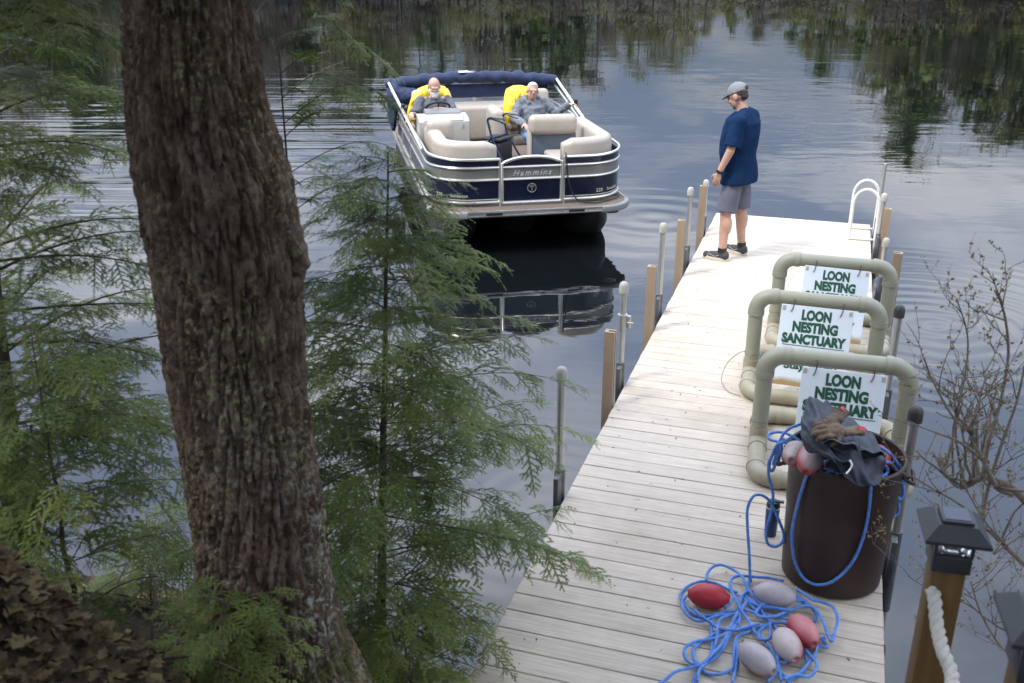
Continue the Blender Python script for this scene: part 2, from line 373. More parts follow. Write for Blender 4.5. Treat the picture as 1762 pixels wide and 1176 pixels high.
# ------------------------------------------------------------------ foliage tools
def leafmat(name, c0, c1, c2, rough=.55, trans=.32):
    m, t, b = newmat(name); lk = t.links
    a = tn(t, 'ShaderNodeAttribute', attribute_name='tint'); rp = tn(t, 'ShaderNodeValToRGB'); e = rp.color_ramp.elements
    e[0].color = (*c0, 1); e[1].color = (*c2, 1); x = e.new(.5); x.color = (*c1, 1); lk.new(a.outputs['Fac'], rp.inputs[0])
    lk.new(rp.outputs[0], b.inputs['Base Color']); setb(b, Roughness=rough); b.inputs['Specular IOR Level'].default_value = .3
    if trans:
        tr = tn(t, 'ShaderNodeBsdfTranslucent'); lk.new(rp.outputs[0], tr.inputs[0]); mix = tn(t, 'ShaderNodeMixShader'); mix.inputs[0].default_value = trans
        o = t.nodes['Material Output']; lk.new(b.outputs[0], mix.inputs[1]); lk.new(tr.outputs[0], mix.inputs[2]); lk.new(mix.outputs[0], o.inputs[0])
    return m
M['needle'] = leafmat('hemlock_needles', (.036, .064, .016), (.12, .168, .040), (.26, .30, .075))
M['farcon'] = leafmat('pine_needles', (.034, .058, .016), (.078, .112, .029), (.14, .165, .044))
M['farolive'] = leafmat('spring_buds', (.08, .072, .032), (.135, .13, .047), (.195, .19, .06))
M['farbrown'] = leafmat('bare_twigs', (.055, .043, .033), (.095, .075, .056), (.13, .11, .068))
M['twig'] = pm('twig_bark', (.045, .032, .024), .85, vs=20, col2=(.10, .078, .06), bump=.3, bs=90)
M['farbark'] = pm('far_bark', (.05, .042, .035), .9, vs=3, col2=(.16, .145, .125), stretch=(1, 1, .2))

def clumps(n, sampler, size, rs):
    C = np.array([sampler(rs) for _ in range(n)]); k = len(C)
    a = rs.normal(size=(k, 3)); a /= np.linalg.norm(a, axis=1)[:, None]; b = rs.normal(size=(k, 3)); b -= a * (a * b).sum(1)[:, None]; b /= np.linalg.norm(b, axis=1)[:, None]
    sz = size * rs.uniform(.5, 1.3, (k, 1)); a = a * sz; b = b * sz * .55
    V = np.stack([C - a, C - b * .9, C + a, C + b], 1).reshape(-1, 3); F = np.arange(4 * k).reshape(-1, 4)
    return V, F, np.repeat(rs.uniform(0, 1, k), 4)
def far_proto(kind, seed):
    rs = np.random.default_rng(seed); tr = MB()
    lean = rs.uniform(-.03, .03)
    tr.tube([(0, 0, -.05), (lean * .4, 0, .35), (lean * 1.2, .01, .7), (lean * 2, 0, .97)], [.017, .014, .009, .002], 6)
    nb = 22
    br = []
    for i in range(nb):
        z = rs.uniform(.10, .95); a = rs.uniform(0, 6.28); l = (.26 if kind != 'con' else .2) * (1.05 - z) ** .6 + .04
        up = .10 if kind == 'con' else .28
        p = [(lean * z * 1.6, 0, z), (math.cos(a) * l * .5, math.sin(a) * l * .5, z + up * l), (math.cos(a) * l, math.sin(a) * l, z + up * l * 2.2)]
        br.append(p); tr.tube(p, [.006, .004, .0015], 4)
    def s_con(r):
        if r.uniform() < .75:
            p = br[r.integers(nb)]; t = r.uniform(.3, 1.1); c = np.array(p[0]) * (1 - t) + np.array(p[2]) * t; return c + r.normal(size=3) * np.array([.035, .035, .018])
        z = r.uniform(.08, 1); q = (1.03 - z) * .2; a = r.uniform(0, 6.28); return np.array([math.cos(a) * q * r.uniform(.2, 1), math.sin(a) * q * r.uniform(.2, 1), z])
    def s_dec(r):
        p = br[r.integers(nb)]; t = r.uniform(.35, 1.15); c = np.array(p[0]) * (1 - t) + np.array(p[2]) * t; return c + r.normal(size=3) * .055
    V, F, tint = clumps(1700 if kind == 'con' else 1900, s_con if kind == 'con' else s_dec, .026 if kind == 'con' else .017, rs)
    return tr.mesh('trunk'), np_mesh('crown', V, F, tint)
protos = [('con', far_proto('con', 1)), ('con', far_proto('con', 2)), ('con', far_proto('con', 3)), ('olive', far_proto('dec', 4)), ('olive', far_proto('dec', 5)), ('brown', far_proto('dec', 6)), ('brown', far_proto('dec', 7))]
for k, (kd, (a, b)) in enumerate(protos):
    a.materials.append(M['farbark']); b.materials.append({'con': M['farcon'], 'olive': M['farolive'], 'brown': M['farbrown']}[kd]); a.shade_smooth()
LBL = {'con': 'dark evergreen tree on the far shore, mirrored in the lake', 'olive': 'budding olive green tree on the far shore, mirrored in the lake', 'brown': 'bare brown tree on the far shore, mirrored in the lake'}
rt = random.Random(5); px = -800
rows = []
while px < 2600:
    rows.append((px, 0)); px += rt.uniform(20, 36)
px = -850
while px < 2650:
    rows.append((px, 1)); px += rt.uniform(28, 48)
px = -500
while px < 2300:
    rows.append((px, 2)); px += rt.uniform(26, 44)
for (px, row) in rows:
    xa = (px - 881) / 1713 / 1.035 * 86; Y = 84 + 5 * math.sin(xa * .035) + 3 * noise.noise(Vector((xa * .05, 0, 0))) + (rt.uniform(.2, 3.5) if row == 0 else rt.uniform(5, 12) if row == 1 else rt.uniform(-1.6, -.4))
    x = (px - 881) / 1713 / 1.035 * Y; hgt = float(np.interp(px, PX, PH)) * rt.choice((.5, .62, .75, .85, .95, 1.0)) * Y / 90 - max(0, far_z(x, Y)) * (.6 if row else .3)
    kd, (a, b) = protos[rt.choice((0, 1, 2, 3, 4, 5, 6) if px < 1450 else (0, 1, 2, 0, 1, 3, 4, 5))]
    if row == 2:
        hgt = rt.uniform(1.6, 3.2); kd, (a, b) = protos[rt.choice((3, 4, 5, 6))]
    t = thing('shore_bush' if row == 2 else 'far_tree', 'low bush at the waterline of the far shore, mirrored in the lake' if row == 2 else LBL[kd], 'bush' if row == 2 else 'tree', (x, Y, far_z(x, Y)), rt.uniform(0, 6.28), 'bushes along the far waterline' if row == 2 else 'trees along the far shore, ' + kd)
    wd = rt.uniform(.8, 1.25) * (2.0 if row == 2 else 1); t.scale = (hgt * wd, hgt * wd, hgt)
    for nm, q in (('trunk', a), ('crown', b)):
        o = bpy.data.objects.new(nm, q); COL.objects.link(o); o.parent = t

# ------------------------------------------------------------------ dock
dock = thing('dock', 'long pale plank boat dock reaching out over the lake', 'dock', W(0, 0, -DECK) , -DA)
BW, PITCHB = .1345, .1405
bms = []
for k in range(4):
    mb = MB(); mb.box((0, 0, 0), (1.775, BW, .026), bev=.003, seg=1); bms.append(mb.mesh('board')); bms[-1].materials.append(M['board'])
a = 4.441 - PITCHB / 2 - 10 * PITCHB; k = 0
while a < 11.96:
    o = bpy.data.objects.new('board', bms[k % 4]); COL.objects.link(o); o.parent = dock
    o.location = (.8875 + random.uniform(-.0025, .0025), a, DECK - .013 + random.uniform(-.0012, .0012)); o.rotation_euler = (random.uniform(-.002, .002), random.uniform(-.0012, .0012), random.uniform(-.0012, .0012))
    a += PITCHB; k += 1
a0, a1 = 3.02, 11.94
for b in (.06, .60, 1.17, 1.715):
    MB().box((b, (a0 + a1) / 2, DECK - .026 - .075), (.05, a1 - a0, .148), bev=.004, seg=1).build('stringer', M['alu'], dock)
MB().box((.8875, a1 + .012, DECK - .105), (1.72, .022, .14), bev=.003, seg=1).build('end_beam', M['white_alu'], dock)
for a in (4.85, 6.75, 8.6, 10.15, 11.6):
    MB().box((.8875, a, DECK - .22), (1.75, .05, .08), bev=.004, seg=1).build('cross_beam', M['darksteel'], dock)

def pole(b, a, top, label, cap='capgrey', clamp=False, r=.024, tall=False, group='dock poles'):
    t = thing('dock_pole', label, 'pole', W(b, a, -DECK), -DA, group)
    z1 = DECK + top
    MB().tube([(0, 0, -1.0), (0, 0, z1 - .02)], r, 16).build('pipe', M['galv'], t)
    if cap:
        q = r + .008; MB().lathe([(q - .002, z1 - .085), (q + .003, z1 - .083), (q + .003, z1 - .03), (q, z1 - .022), (q * .85, z1 - .008), (q * .5, z1), (.002, z1 + .002)], 18).build('cap', M[cap], t)
    sgn = 1 if b < .9 else -1
    mb = MB(); mb.tube([(0, 0, DECK - .34), (0, 0, DECK + .16)], r + .008, 16); mb.box((sgn * .006, -.06, DECK + .02), (.03, .10, .26), bev=.004)
    s = mb.build('sleeve', M['darksteel'], t)
    MB().tube([(0, -.045, DECK + .02), (0, -.02, DECK + .02)], .008, 6).build('set_screw', M['galv'], s)
    if clamp:
        mb = MB(); mb.tube([(0, 0, DECK + top - .36), (0, 0, DECK + top - .25)], r + .012, 16); mb.box((.045, 0, DECK + top - .305), (.03, .03, .1), bev=.004); mb.tube([(.045, -.03, DECK + top - .3), (.085, -.03, DECK + top - .3)], .007, 6)
        mb.build('clamp', M['galv'], t)
    return t
def bumper(b, a, top, label, side=1):
    t = thing('dock_bumper', label, 'post', W(b, a, -DECK), -DA, 'tan bumper posts along the dock')
    z0, z1 = DECK - .30, DECK + top; wdt, dp = .062, .075
    poly = [(-.031, -.037), (.031, -.037), (.031, .037), (.014, .037), (.014, -.012), (-.014, -.012), (-.014, .037), (-.031, .037)]
    MB().prism(poly, lambda p, q, z: Vector((-side * q, p, z)), z0, z1).build('channel', M['bumper'], t, ang=30)
    for z in (z0 + .12, z1 - .1): MB().tube([(side * .02, 0, z), (side * .03, 0, z)], .012, 8).build('bolt', M['galv'], t)
    return t
pole(-.05, 5.04, .82, 'grey capped pole standing alone along the dock edge, beside the young hemlock', cap='capgrey')
pole(-.05, 6.74, .79, 'capped dock pole with a steel clamp ring, beside a tan bumper post', clamp=True)
pole(-.05, 8.36, .81, 'capped dock pole on the boat side between the clamped pole and the man')
pole(-.05, 9.96, .77, 'capped dock pole closest to the man on the boat side')
pole(-.05, 11.2, .58, 'short pole at the dock corner behind the man\'s legs')
bumper(-.045, 6.31, .57, 'tan bumper post beside the pole with the clamp ring', -1)
bumper(-.045, 7.87, .57, 'tan bumper post between the clamped pole and the next capped pole', -1)
bumper(-.045, 9.43, .565, 'tan bumper post just before the pole closest to the man', -1)
bumper(-.045, 10.92, .575, 'tan bumper post directly behind the man\'s hip', -1)
pole(1.83, 4.95, .89, 'steel pole with black rounded cap beside the trash can', cap='capblack', r=.027)
pole(1.83, 6.85, .78, 'steel pole with black cap beside the middle pipe frame', cap='capblack', r=.025)
pole(1.84, 9.62, .50, 'short grey capped pole behind the rearmost pipe frame')
pole(1.84, 11.05, .60, 'grey capped pole just before the swim ladder')
pole(1.835, 11.72, .80, 'tall thin uncapped pole behind the swim ladder', cap=None, r=.02)
bumper(1.89, 8.62, .65, 'tan bumper post beside the rearmost pipe frame', 1)
bumper(1.89, 11.0, .45, 'tan bumper post close to the swim ladder', 1)

# swim ladder
t = thing('swim_ladder', 'white tubular swim ladder with two arched handrails at the dock end', 'ladder', W(0, 0, -DECK), -DA)
for a in (11.31, 11.78):
    pts = [(1.545, a, DECK + .005), (1.545, a, DECK + .40)]
    for k in range(1, 12):
        q = math.pi * k / 12; pts.append((1.68 - .135 * math.cos(q), a, DECK + .40 + .17 * math.sin(q)))
    pts += [(1.815, a, DECK + .40), (1.815, a, DECK + .1), (1.835, a, -.6)]
    MB().tube(pts, .0165, 12).build('handrail', M['white_alu'], t)
    mb = MB(); mb.box((1.665, a + .012, DECK + .012), (.26, .045, .016), bev=.003); p = mb.build('foot_plate', M['white_alu'], t)
    for x in (1.6, 1.69): MB().tube([(x, a + .012, DECK + .02), (x, a + .012, DECK + .027)], .009, 8).build('bolt', M['galv'], p)
for z in (.28, .0, -.28): MB().box((1.83, 11.545, z), (.07, .46, .03), bev=.006).build('tread', M['white_alu'], t)
M['pvc'] = pm('weathered_pvc', (.25, .25, .185), .42, vs=5, var=.08, bump=.05, bs=30)
M['pvc2'] = pm('stained_pvc', (.24, .205, .125), .5, vs=4, col2=(.34, .325, .25), bump=.08, bs=30)
def grimy(name, col, rough=.45):         # rust-brown water stain towards the lower edge of the panel
    m, t, b = newmat(name); lk = t.links; co = tn(t, 'ShaderNodeTexCoord'); sp = tn(t, 'ShaderNodeSeparateXYZ'); lk.new(co.outputs['Object'], sp.inputs[0])
    n = tn(t, 'ShaderNodeTexNoise', Scale=9., Detail=5.); lk.new(co.outputs['Object'], n.inputs['Vector'])
    ma = tn(t, 'ShaderNodeMath', operation='MULTIPLY_ADD'); lk.new(n.outputs[0], ma.inputs[0]); ma.inputs[1].default_value = -.09; lk.new(sp.outputs[2], ma.inputs[2])
    r = tn(t, 'ShaderNodeMapRange'); lk.new(ma.outputs[0], r.inputs[0]); r.inputs[1].default_value = -.605; r.inputs[2].default_value = -.555; r.inputs[3].default_value = 1; r.inputs[4].default_value = 0
    mx = tn(t, 'ShaderNodeMix', data_type='RGBA'); lk.new(r.outputs[0], mx.inputs[0]); mx.inputs[6].default_value = (*col, 1); mx.inputs[7].default_value = (.33, .22, .09, 1)
    lk.new(mx.outputs[2], b.inputs['Base Color']); setb(b, Roughness=rough); return m
M['sign'] = grimy('sign_panel', (.60, .66, .70))
M['green'] = pm('sign_green', (.012, .075, .042), .5, var=.25, vs=30)
M['wire'] = pm('tie_wire', (.16, .15, .14), .4, .7)
M['rust'] = pm('rusty_hook', (.10, .06, .04), .7, .3)

def pipe_frame(b, a, rot, label, yf, yr, wdt=.86, topz=.66):
    t = thing('pipe_frame', label, 'pipe frame', W(b, a), -DA + rot, 'arched plastic pipe frames on the dock')
    r, h = .053, wdt / 2; zc = .056; er = .115
    def ring(p0, p1, nm, rr=r, m='pvc'): return MB().tube([p0, p1], rr, 22).build(nm, M[m], t)
    def elbow(c, d0, d1, nm='elbow', m='pvc'):
        c, d0, d1 = Vector(c), Vector(d0), Vector(d1); pts = []
        for k in range(13):
            q = math.pi / 2 * k / 12; pts.append(c + d0 * er * (1 - math.sin(q)) + d1 * er * (1 - math.cos(q)))
        mb = MB(); mb.tube(pts, r + .004, 22); 
        for p, dd in ((pts[0], d0), (pts[-1], d1)): mb.tube([p - dd * .005, p + dd * .035], r + .0075, 22)
        return mb.build(nm, M[m], t)
    X, Y, Z = Vector((1, 0, 0)), Vector((0, 1, 0)), Vector((0, 0, 1))
    ring((-h + er, 0, topz), (h - er, 0, topz), 'top_pipe')
    elbow((-h, 0, topz), -Z, X); elbow((h, 0, topz), -Z, -X)
    for s in (-1, 1):
        ring((s * h, 0, zc + .05), (s * h, 0, topz - er), 'leg')
        mb = MB(); mb.tube([(s * h, -.13, zc), (s * h, .13, zc)], r + .006, 22); mb.tube([(s * h, 0, zc), (s * h, 0, zc + .10)], r + .006, 22); mb.build('tee', M['pvc2'], t)
        ring((s * h, yf + er, zc), (s * h, -.12, zc), 'base_pipe', m='pvc2'); ring((s * h, .12, zc), (s * h, yr - er, zc), 'base_pipe', m='pvc2')
        elbow((s * h, yf, zc), Y, X * -s, 'base_elbow', 'pvc2'); elbow((s * h, yr, zc), -Y, X * -s, 'base_elbow', 'pvc2')
        w_ = MB(); w_.tube([(s * h + (r + .002) * math.cos(q), (r + .002) * math.sin(q), .2 + .004 * math.sin(3 * q)) for q in np.linspace(0, 6.28, 25)[:-1]], .002, 5, closed=True); w_.build('wire_wrap', M['wire'], t)
    ring((-h + er, yf, zc), (h - er, yf, zc), 'base_pipe', m='pvc2'); ring((-h + er, yr, zc), (h - er, yr, zc), 'base_pipe', m='pvc2')
    return t
F3 = pipe_frame(1.40, 8.13, R(.5), 'arched pipe frame closest to the swim ladder', -.36, .42)
F2 = pipe_frame(1.30, 7.14, R(1.5), 'arched pipe frame between the two other pipe frames', -.42, .42)
F1 = pipe_frame(1.455, 6.02, R(3.5), 'arched pipe frame standing directly behind the trash can', -.50, .40)
# loose tie wire looping out over the boards
pts = spl([W(.87, 7.12, .22), W(.78, 7.1, .2), W(.70, 7.02, .13), W(.68, 6.92, .04), W(.74, 6.80, .012), W(.84, 6.74, .012)], 8)
tag(MB().tube(pts, .003, 5).build('tie_wire', M['wire']), 'thin loose wire looping from the middle pipe frame onto the boards', 'wire')

def sign(b, a, ztop, tilt, rot, label):
    t = thing('hanging_sign', label, 'sign', W(b, a, ztop), -DA + rot, 'loon nesting signs hung in the pipe frames'); t.rotation_euler = (-tilt, R(1.0), -DA + rot)
    wdt, hh = .50, .585
    p = MB().box((0, 0, -hh / 2), (wdt, .006, hh), bev=.002, seg=1).build('panel', M['sign'], t, smooth=False)
    def line(txt, y, width, cap, emb=.0058):
        me = text_mesh(txt, cap / .70, emb, extrude=.0006); xs = [v.co.x for v in me.vertices]; ys = [v.co.y for v in me.vertices]
        k = width / (max(xs) - min(xs)); cx = (max(xs) + min(xs)) / 2
        xform(me, lambda c: Vector(((c.x - cx) * k, -.0042 - c.z, -y + c.y)))
        o = mesh_obj('lettering', me, M['green'], p, smooth=False); return o
    line('LOON', .068, .205, .068); line('NESTING', .156, .315, .068); line('SANCTUARY', .243, .445, .064)
    MB().box((0, -.0042, -.288), (.43, .0016, .005)).build('underline', M['green'], p, smooth=False)
    line('Please', .348, .22, .052, .003); line('Stay Away', .436, .37, .052, .003)
    mb = MB(); mb.tube([(.02 + .03 * math.cos(q), -.004, -.522 + .028 * math.sin(q)) for q in np.linspace(0, 6.28, 21)[:-1]], .0025, 4, closed=True); mb.box((.02, -.004, -.528), (.04, .001, .008)); mb.box((.03, -.004, -.515), (.012, .001, .02)); mb.build('round_mark', M['green'], p)
    for x in (-.17, .17): MB().tube(spl([(x - .012, -.012, -.05), (x, -.008, -.02), (x + .006, .0, .035), (x - .004, .03, .05), (x + .01, .012, -.028)], 5), .0035, 5).build('wire_tie', M['rust'], t)
    for x in (-.23, .23): MB().box((x, -.0045, -.025), (.022, .002, .03)).build('corner_plate', M['capgrey'], p, smooth=False)
    return t
sign(1.415, 8.06, .635, R(19), R(.5), 'white loon nesting sign in the pipe frame closest to the swim ladder')
sign(1.30, 7.07, .63, R(17), R(1.5), 'white loon nesting sign in the middle pipe frame')
sign(1.50, 5.95, .625, R(13), R(3), 'white loon nesting sign partly hidden by the jacket on the trash can')

# ------------------------------------------------------------------ trash can with its load
M['can'] = pm('brown_plastic', (.036, .020, .0165), .5, vs=5, var=.3, bump=.05, bs=40, spec=.35)
M['rope'] = pm('blue_rope', (.06, .18, .52), .6, vs=30, col2=(.15, .33, .70), bump=.2, bs=200)
M['ropewhite'] = pm('cotton_rope', (.50, .47, .41), .8, vs=30, var=.14, bump=.3, bs=160)
CB, CA, CH = 1.517, 4.69, .72
can = thing('trash_can', 'dark brown plastic trash can overflowing with rope, floats and a jacket', 'trash can', W(CB, CA), -DA)
def can_r(z): return .248 + .022 * z / .70
prof = [(.0, .0), (.232, .0), (.247, .012)] + [(can_r(z), z) for z in (.1, .2, .3, .4)] + [(can_r(.42) + .004, .42)] + [(can_r(z) + .004, z) for z in (.5, .6, .66)] + [(.278, .668), (.287, .68), (.289, .712), (.282, .72), (.272, .716), (.266, .69), (.262, .6), (.255, .5)]
b_ = MB().lathe(prof[1:], 56, capb=True, capt=True).build('body', M['can'], can, ang=35)
for s in (-1, 1):
    mb = MB(); x0 = .268
    mb.tube(fillet([(s * x0, -.075, .655), (s * (x0 + .055), -.07, .62), (s * (x0 + .055), .07, .62), (s * x0, .075, .655)], .02, 4), .011, 8)
    mb.box((s * (x0 + .012), 0, .66), (.05, .16, .012), bev=.004); mb.build('handle', M['can'], can)
CANW = W(CB, CA)
def oncan(px, py, gap=.014):             # point on the can's outside under a photo pixel
    Y = 4.15
    for _ in range(6):
        p = at(px, py, Y); z = min(max(p.z - DECK, 0), .72); r = (can_r(z) if z < .655 else .289) + gap
        dxx = p.x - CANW.x; Y = CANW.y - math.sqrt(max(r * r - dxx * dxx, .0004))
    return at(px, py, Y)
def rope_mesh(path, r=.0085, pitch=.045, n=5, step=.011, mb=None):
    mb = mb or MB(); P = [Vector(p) for p in path]; acc = [0]
    for i in range(1, len(P)): acc.append(acc[-1] + (P[i] - P[i - 1]).length)
    m = max(4, int(acc[-1] / step)); A = np.array(acc); Q = np.array([tuple(p) for p in P]); ss = np.linspace(0, acc[-1], m)
    C = np.stack([np.interp(ss, A, Q[:, i]) for i in range(3)], 1)
    T = np.gradient(C, axis=0); T /= np.linalg.norm(T, axis=1)[:, None] + 1e-9
    u = np.cross(T[0], (0, 0, 1.)); u = u if np.linalg.norm(u) > .1 else np.array((1., 0, 0)); U = []
    for i in range(m):
        u = u - T[i] * (u @ T[i]); u /= np.linalg.norm(u) + 1e-9; U.append(u.copy())
    U = np.array(U); Bn = np.cross(T, U)
    for k in range(3):
        ph = 2 * math.pi * (ss / pitch + k / 3)
        c = C + (U * np.cos(ph)[:, None] + Bn * np.sin(ph)[:, None]) * (r * .52)
        mb.tube([Vector(p) for p in c], r * .56, n)
    return mb
CR = lambda L, h=.012: [tuple(atz(1140 + x / 5.444, 960 + y / 5.444, DECK + h)) for x, y in L]
paths = [
 [(820, 190), (800, 270), (790, 340), (830, 400), (900, 470), (960, 560), (1050, 640), (1090, 700)],
 [(1130, 240), (1000, 205), (850, 205), (700, 205), (635, 240), (640, 310), (680, 410), (730, 520), (800, 610), (870, 720), (950, 800), (1020, 900), (1080, 1000), (1100, 1100), (1105, 1190)],
 [(405, 260), (410, 220), (425, 165), (480, 125), (560, 115), (650, 140), (710, 180), (750, 240), (780, 310), (860, 400), (950, 480), (1100, 530), (1190, 540)],
 [(700, 330), (600, 290), (500, 255), (360, 240), (250, 265), (180, 320), (170, 390), (210, 460), (290, 530), (400, 550), (520, 540), (620, 515), (700, 500), (760, 500), (830, 520), (960, 590)],
 [(230, 370), (195, 410), (185, 480), (220, 560), (290, 600), (380, 610), (460, 595), (540, 565), (640, 550), (720, 520), (790, 440)],
 [(290, 530), (350, 590), (440, 640), (520, 690), (600, 720), (670, 730), (760, 690), (900, 650)],
 [(1520, 760), (1470, 780), (1400, 760), (1300, 710), (1200, 650), (1080, 625), (950, 640), (820, 670), (660, 680), (540, 710), (430, 755), (340, 810), (290, 880), (300, 970), (350, 1040), (430, 1090), (530, 1110), (620, 1080), (665, 1010), (670, 900), (680, 800), (720, 740), (800, 700), (870, 660)],
 [(640, 560), (560, 590), (520, 650), (510, 760), (490, 860), (450, 950), (390, 1010), (300, 1020), (220, 970), (200, 910), (240, 850), (330, 800), (450, 780), (580, 760), (660, 700), (700, 600)],
 [(700, 560), (650, 650), (600, 760), (540, 870), (470, 950), (390, 1020), (310, 1050), (200, 1090), (100, 1130), (20, 1190), (-120, 1260)],
 [(470, 610), (455, 680), (465, 780), (460, 900), (430, 990), (350, 1060), (300, 1120), (290, 1200)],
 [(690, 640), (640, 730), (590, 830), (520, 930), (420, 1010), (340, 1090), (325, 1190)],
 [(1340, 480), (1330, 440), (1200, 440), (1050, 450), (930, 485), (875, 540), (890, 590), (960, 610), (1060, 590), (1170, 530), (1280, 500), (1390, 510), (1460, 570), (1510, 660), (1540, 760), (1570, 835), (1590, 800), (1610, 730), (1632, 640), (1620, 560), (1570, 485), (1480, 445), (1400, 440), (1340, 400), (1250, 330)],
 [(1250, 350), (1330, 420), (1390, 480), (1440, 540), (1425, 600)],
 [(1250, 370), (1320, 440), (1370, 470), (1420, 520)],
 [(1095, 1020), (1170, 1005), (1215, 965), (1240, 940)],
 [(1040, 1065), (1100, 1100), (1200, 1125), (1300, 1090), (1350, 1010), (1340, 930), (1320, 890)],
 [(1440, 830), (1430, 920), (1380, 1000), (1330, 1060), (1250, 1130), (1160, 1190)],
 [(1330, 890), (1400, 990), (1435, 1040), (1420, 1110), (1350, 1150), (1250, 1150), (1130, 1190)],
 [(1500, 780), (1535, 815), (1530, 850), (1470, 845), (1380, 790), (1290, 730), (1220, 690)],
 [(860, 325), (800, 340), (750, 380), (730, 430), (720, 490), (720, 600), (700, 660)],
 [(650, 420), (620, 480), (580, 520)], [(700, 360), (780, 420), (880, 500), (1000, 540), (1120, 580), (1180, 600)],
 [(770, 370), (860, 460), (980, 500), (1110, 520), (1200, 560)], [(1000, 650), (1010, 730), (1000, 800), (960, 820), (900, 790), (920, 710), (980, 680)],
 [(690, 800), (700, 870), (700, 960), (680, 1080), (650, 1190)], [(1060, 880), (1075, 960), (1080, 1060), (1040, 1120), (980, 1190)],
]
mb = MB(); rr = random.Random(3)
for i, L_ in enumerate(paths):
    base = .008 + .010 * (i % 3); ph = rr.uniform(0, 6)
    P = spl(CR(L_, .01), 7); P = [p + Vector((0, 0, base - .002 + .006 * math.sin(ph + j * .23))) for j, p in enumerate(P)]
    rope_mesh(P, mb=mb)
# strand that climbs from the heap to the can
up = [W(*(0, 0))] ; up = []
for q in ((1287, 872, 4.41), (1300, 852, 4.42), (1322, 860, 4.42), (1340, 895, 4.40), (1349, 925, 4.40), (1338, 940, 4.41), (1322, 937, 4.43), (1318, 915, 4.43), (1326, 885, 4.44), (1330, 850, 4.44), (1322, 815, 4.45), (1328, 785, 4.45), (1338, 765, 4.44), (1350, 760, 4.40), (1362, 752, 4.4)): up.append(at(*q))
low = [atz(1292, 1002, DECK + .014), at(1290.5, 988, 4.30), at(1289, 950, 4.33), at(1286, 905, 4.38)]
rope_mesh(spl(low + up, 8), mb=mb)
tag(mb.build('rope_heap', M['rope'], ang=0), 'tangled blue rope heaped on the deck boards around five floats', 'rope')
# rope in and over the can
mb = MB()
rope_mesh(spl([at(1392, 806, 4.22)] + [oncan(*q) for q in ((1384, 830), (1372, 870), (1363, 915), (1366, 960), (1380, 992), (1402, 1006), (1432, 1001), (1462, 974), (1482, 935), (1494, 885), (1498, 845), (1499, 832))], 8), mb=mb)
for Lp in ([(1385, 728, 4.5), (1360, 737, 4.48), (1345, 752, 4.46), (1338, 775, 4.45), (1330, 800, 4.45)],
           [(1378, 768, 4.42), (1350, 762, 4.45), (1326, 757, 4.48), (1324, 747, 4.52), (1345, 744, 4.52), (1365, 752, 4.48), (1382, 764, 4.44)],
           [(1352, 800, 4.43), (1346, 785, 4.45), (1345, 765, 4.47), (1350, 755, 4.48)], [(1328, 812, 4.44), (1322, 800, 4.45), (1330, 782, 4.45), (1340, 775, 4.45), (1336, 795, 4.44), (1329, 812, 4.44)],
           [(1516, 770, 4.35), (1535, 785, 4.33), (1550, 810, 4.32), (1556, 840, 4.32), (1550, 858, 4.30), (1538, 850, 4.28), (1525, 830, 4.28), (1515, 818, 4.28)],
           [(1512, 800, 4.28), (1530, 796, 4.3), (1544, 812, 4.3), (1553, 835, 4.3), (1555, 852, 4.3), (1545, 860, 4.29), (1530, 848, 4.28), (1516, 835, 4.27)],
           [(1520, 800, 4.33), (1528, 808, 4.31), (1524, 820, 4.29), (1516, 812, 4.31), (1522, 802, 4.33)], [(1536, 853, 4.29), (1532, 872, 4.28), (1536, 888, 4.28), (1546, 882, 4.29), (1545, 858, 4.3)],
           [(1400, 820, 4.25), (1425, 815, 4.22), (1445, 806, 4.25)], [(1425, 826, 4.2), (1440, 818, 4.2), (1455, 808, 4.22)], [(1360, 800, 4.35), (1395, 800, 4.3), (1430, 812, 4.25), (1465, 815, 4.24), (1500, 808, 4.26)]):
    rope_mesh(spl([at(*q) for q in Lp], 7), mb=mb)
for k in range(5):                       # rope filling the inside of the can
    rad = .09 + .028 * k; P = [CANW + Vector((rad * math.cos(q), rad * math.sin(q), .58 + .015 * k + .012 * math.sin(3 * q + k))) for q in np.linspace(0, 6.0, 30)]; rope_mesh(P, mb=mb)
tag(mb.build('rope_in_can', M['rope'], ang=0), 'blue rope spilling over the rim of the trash can', 'rope')

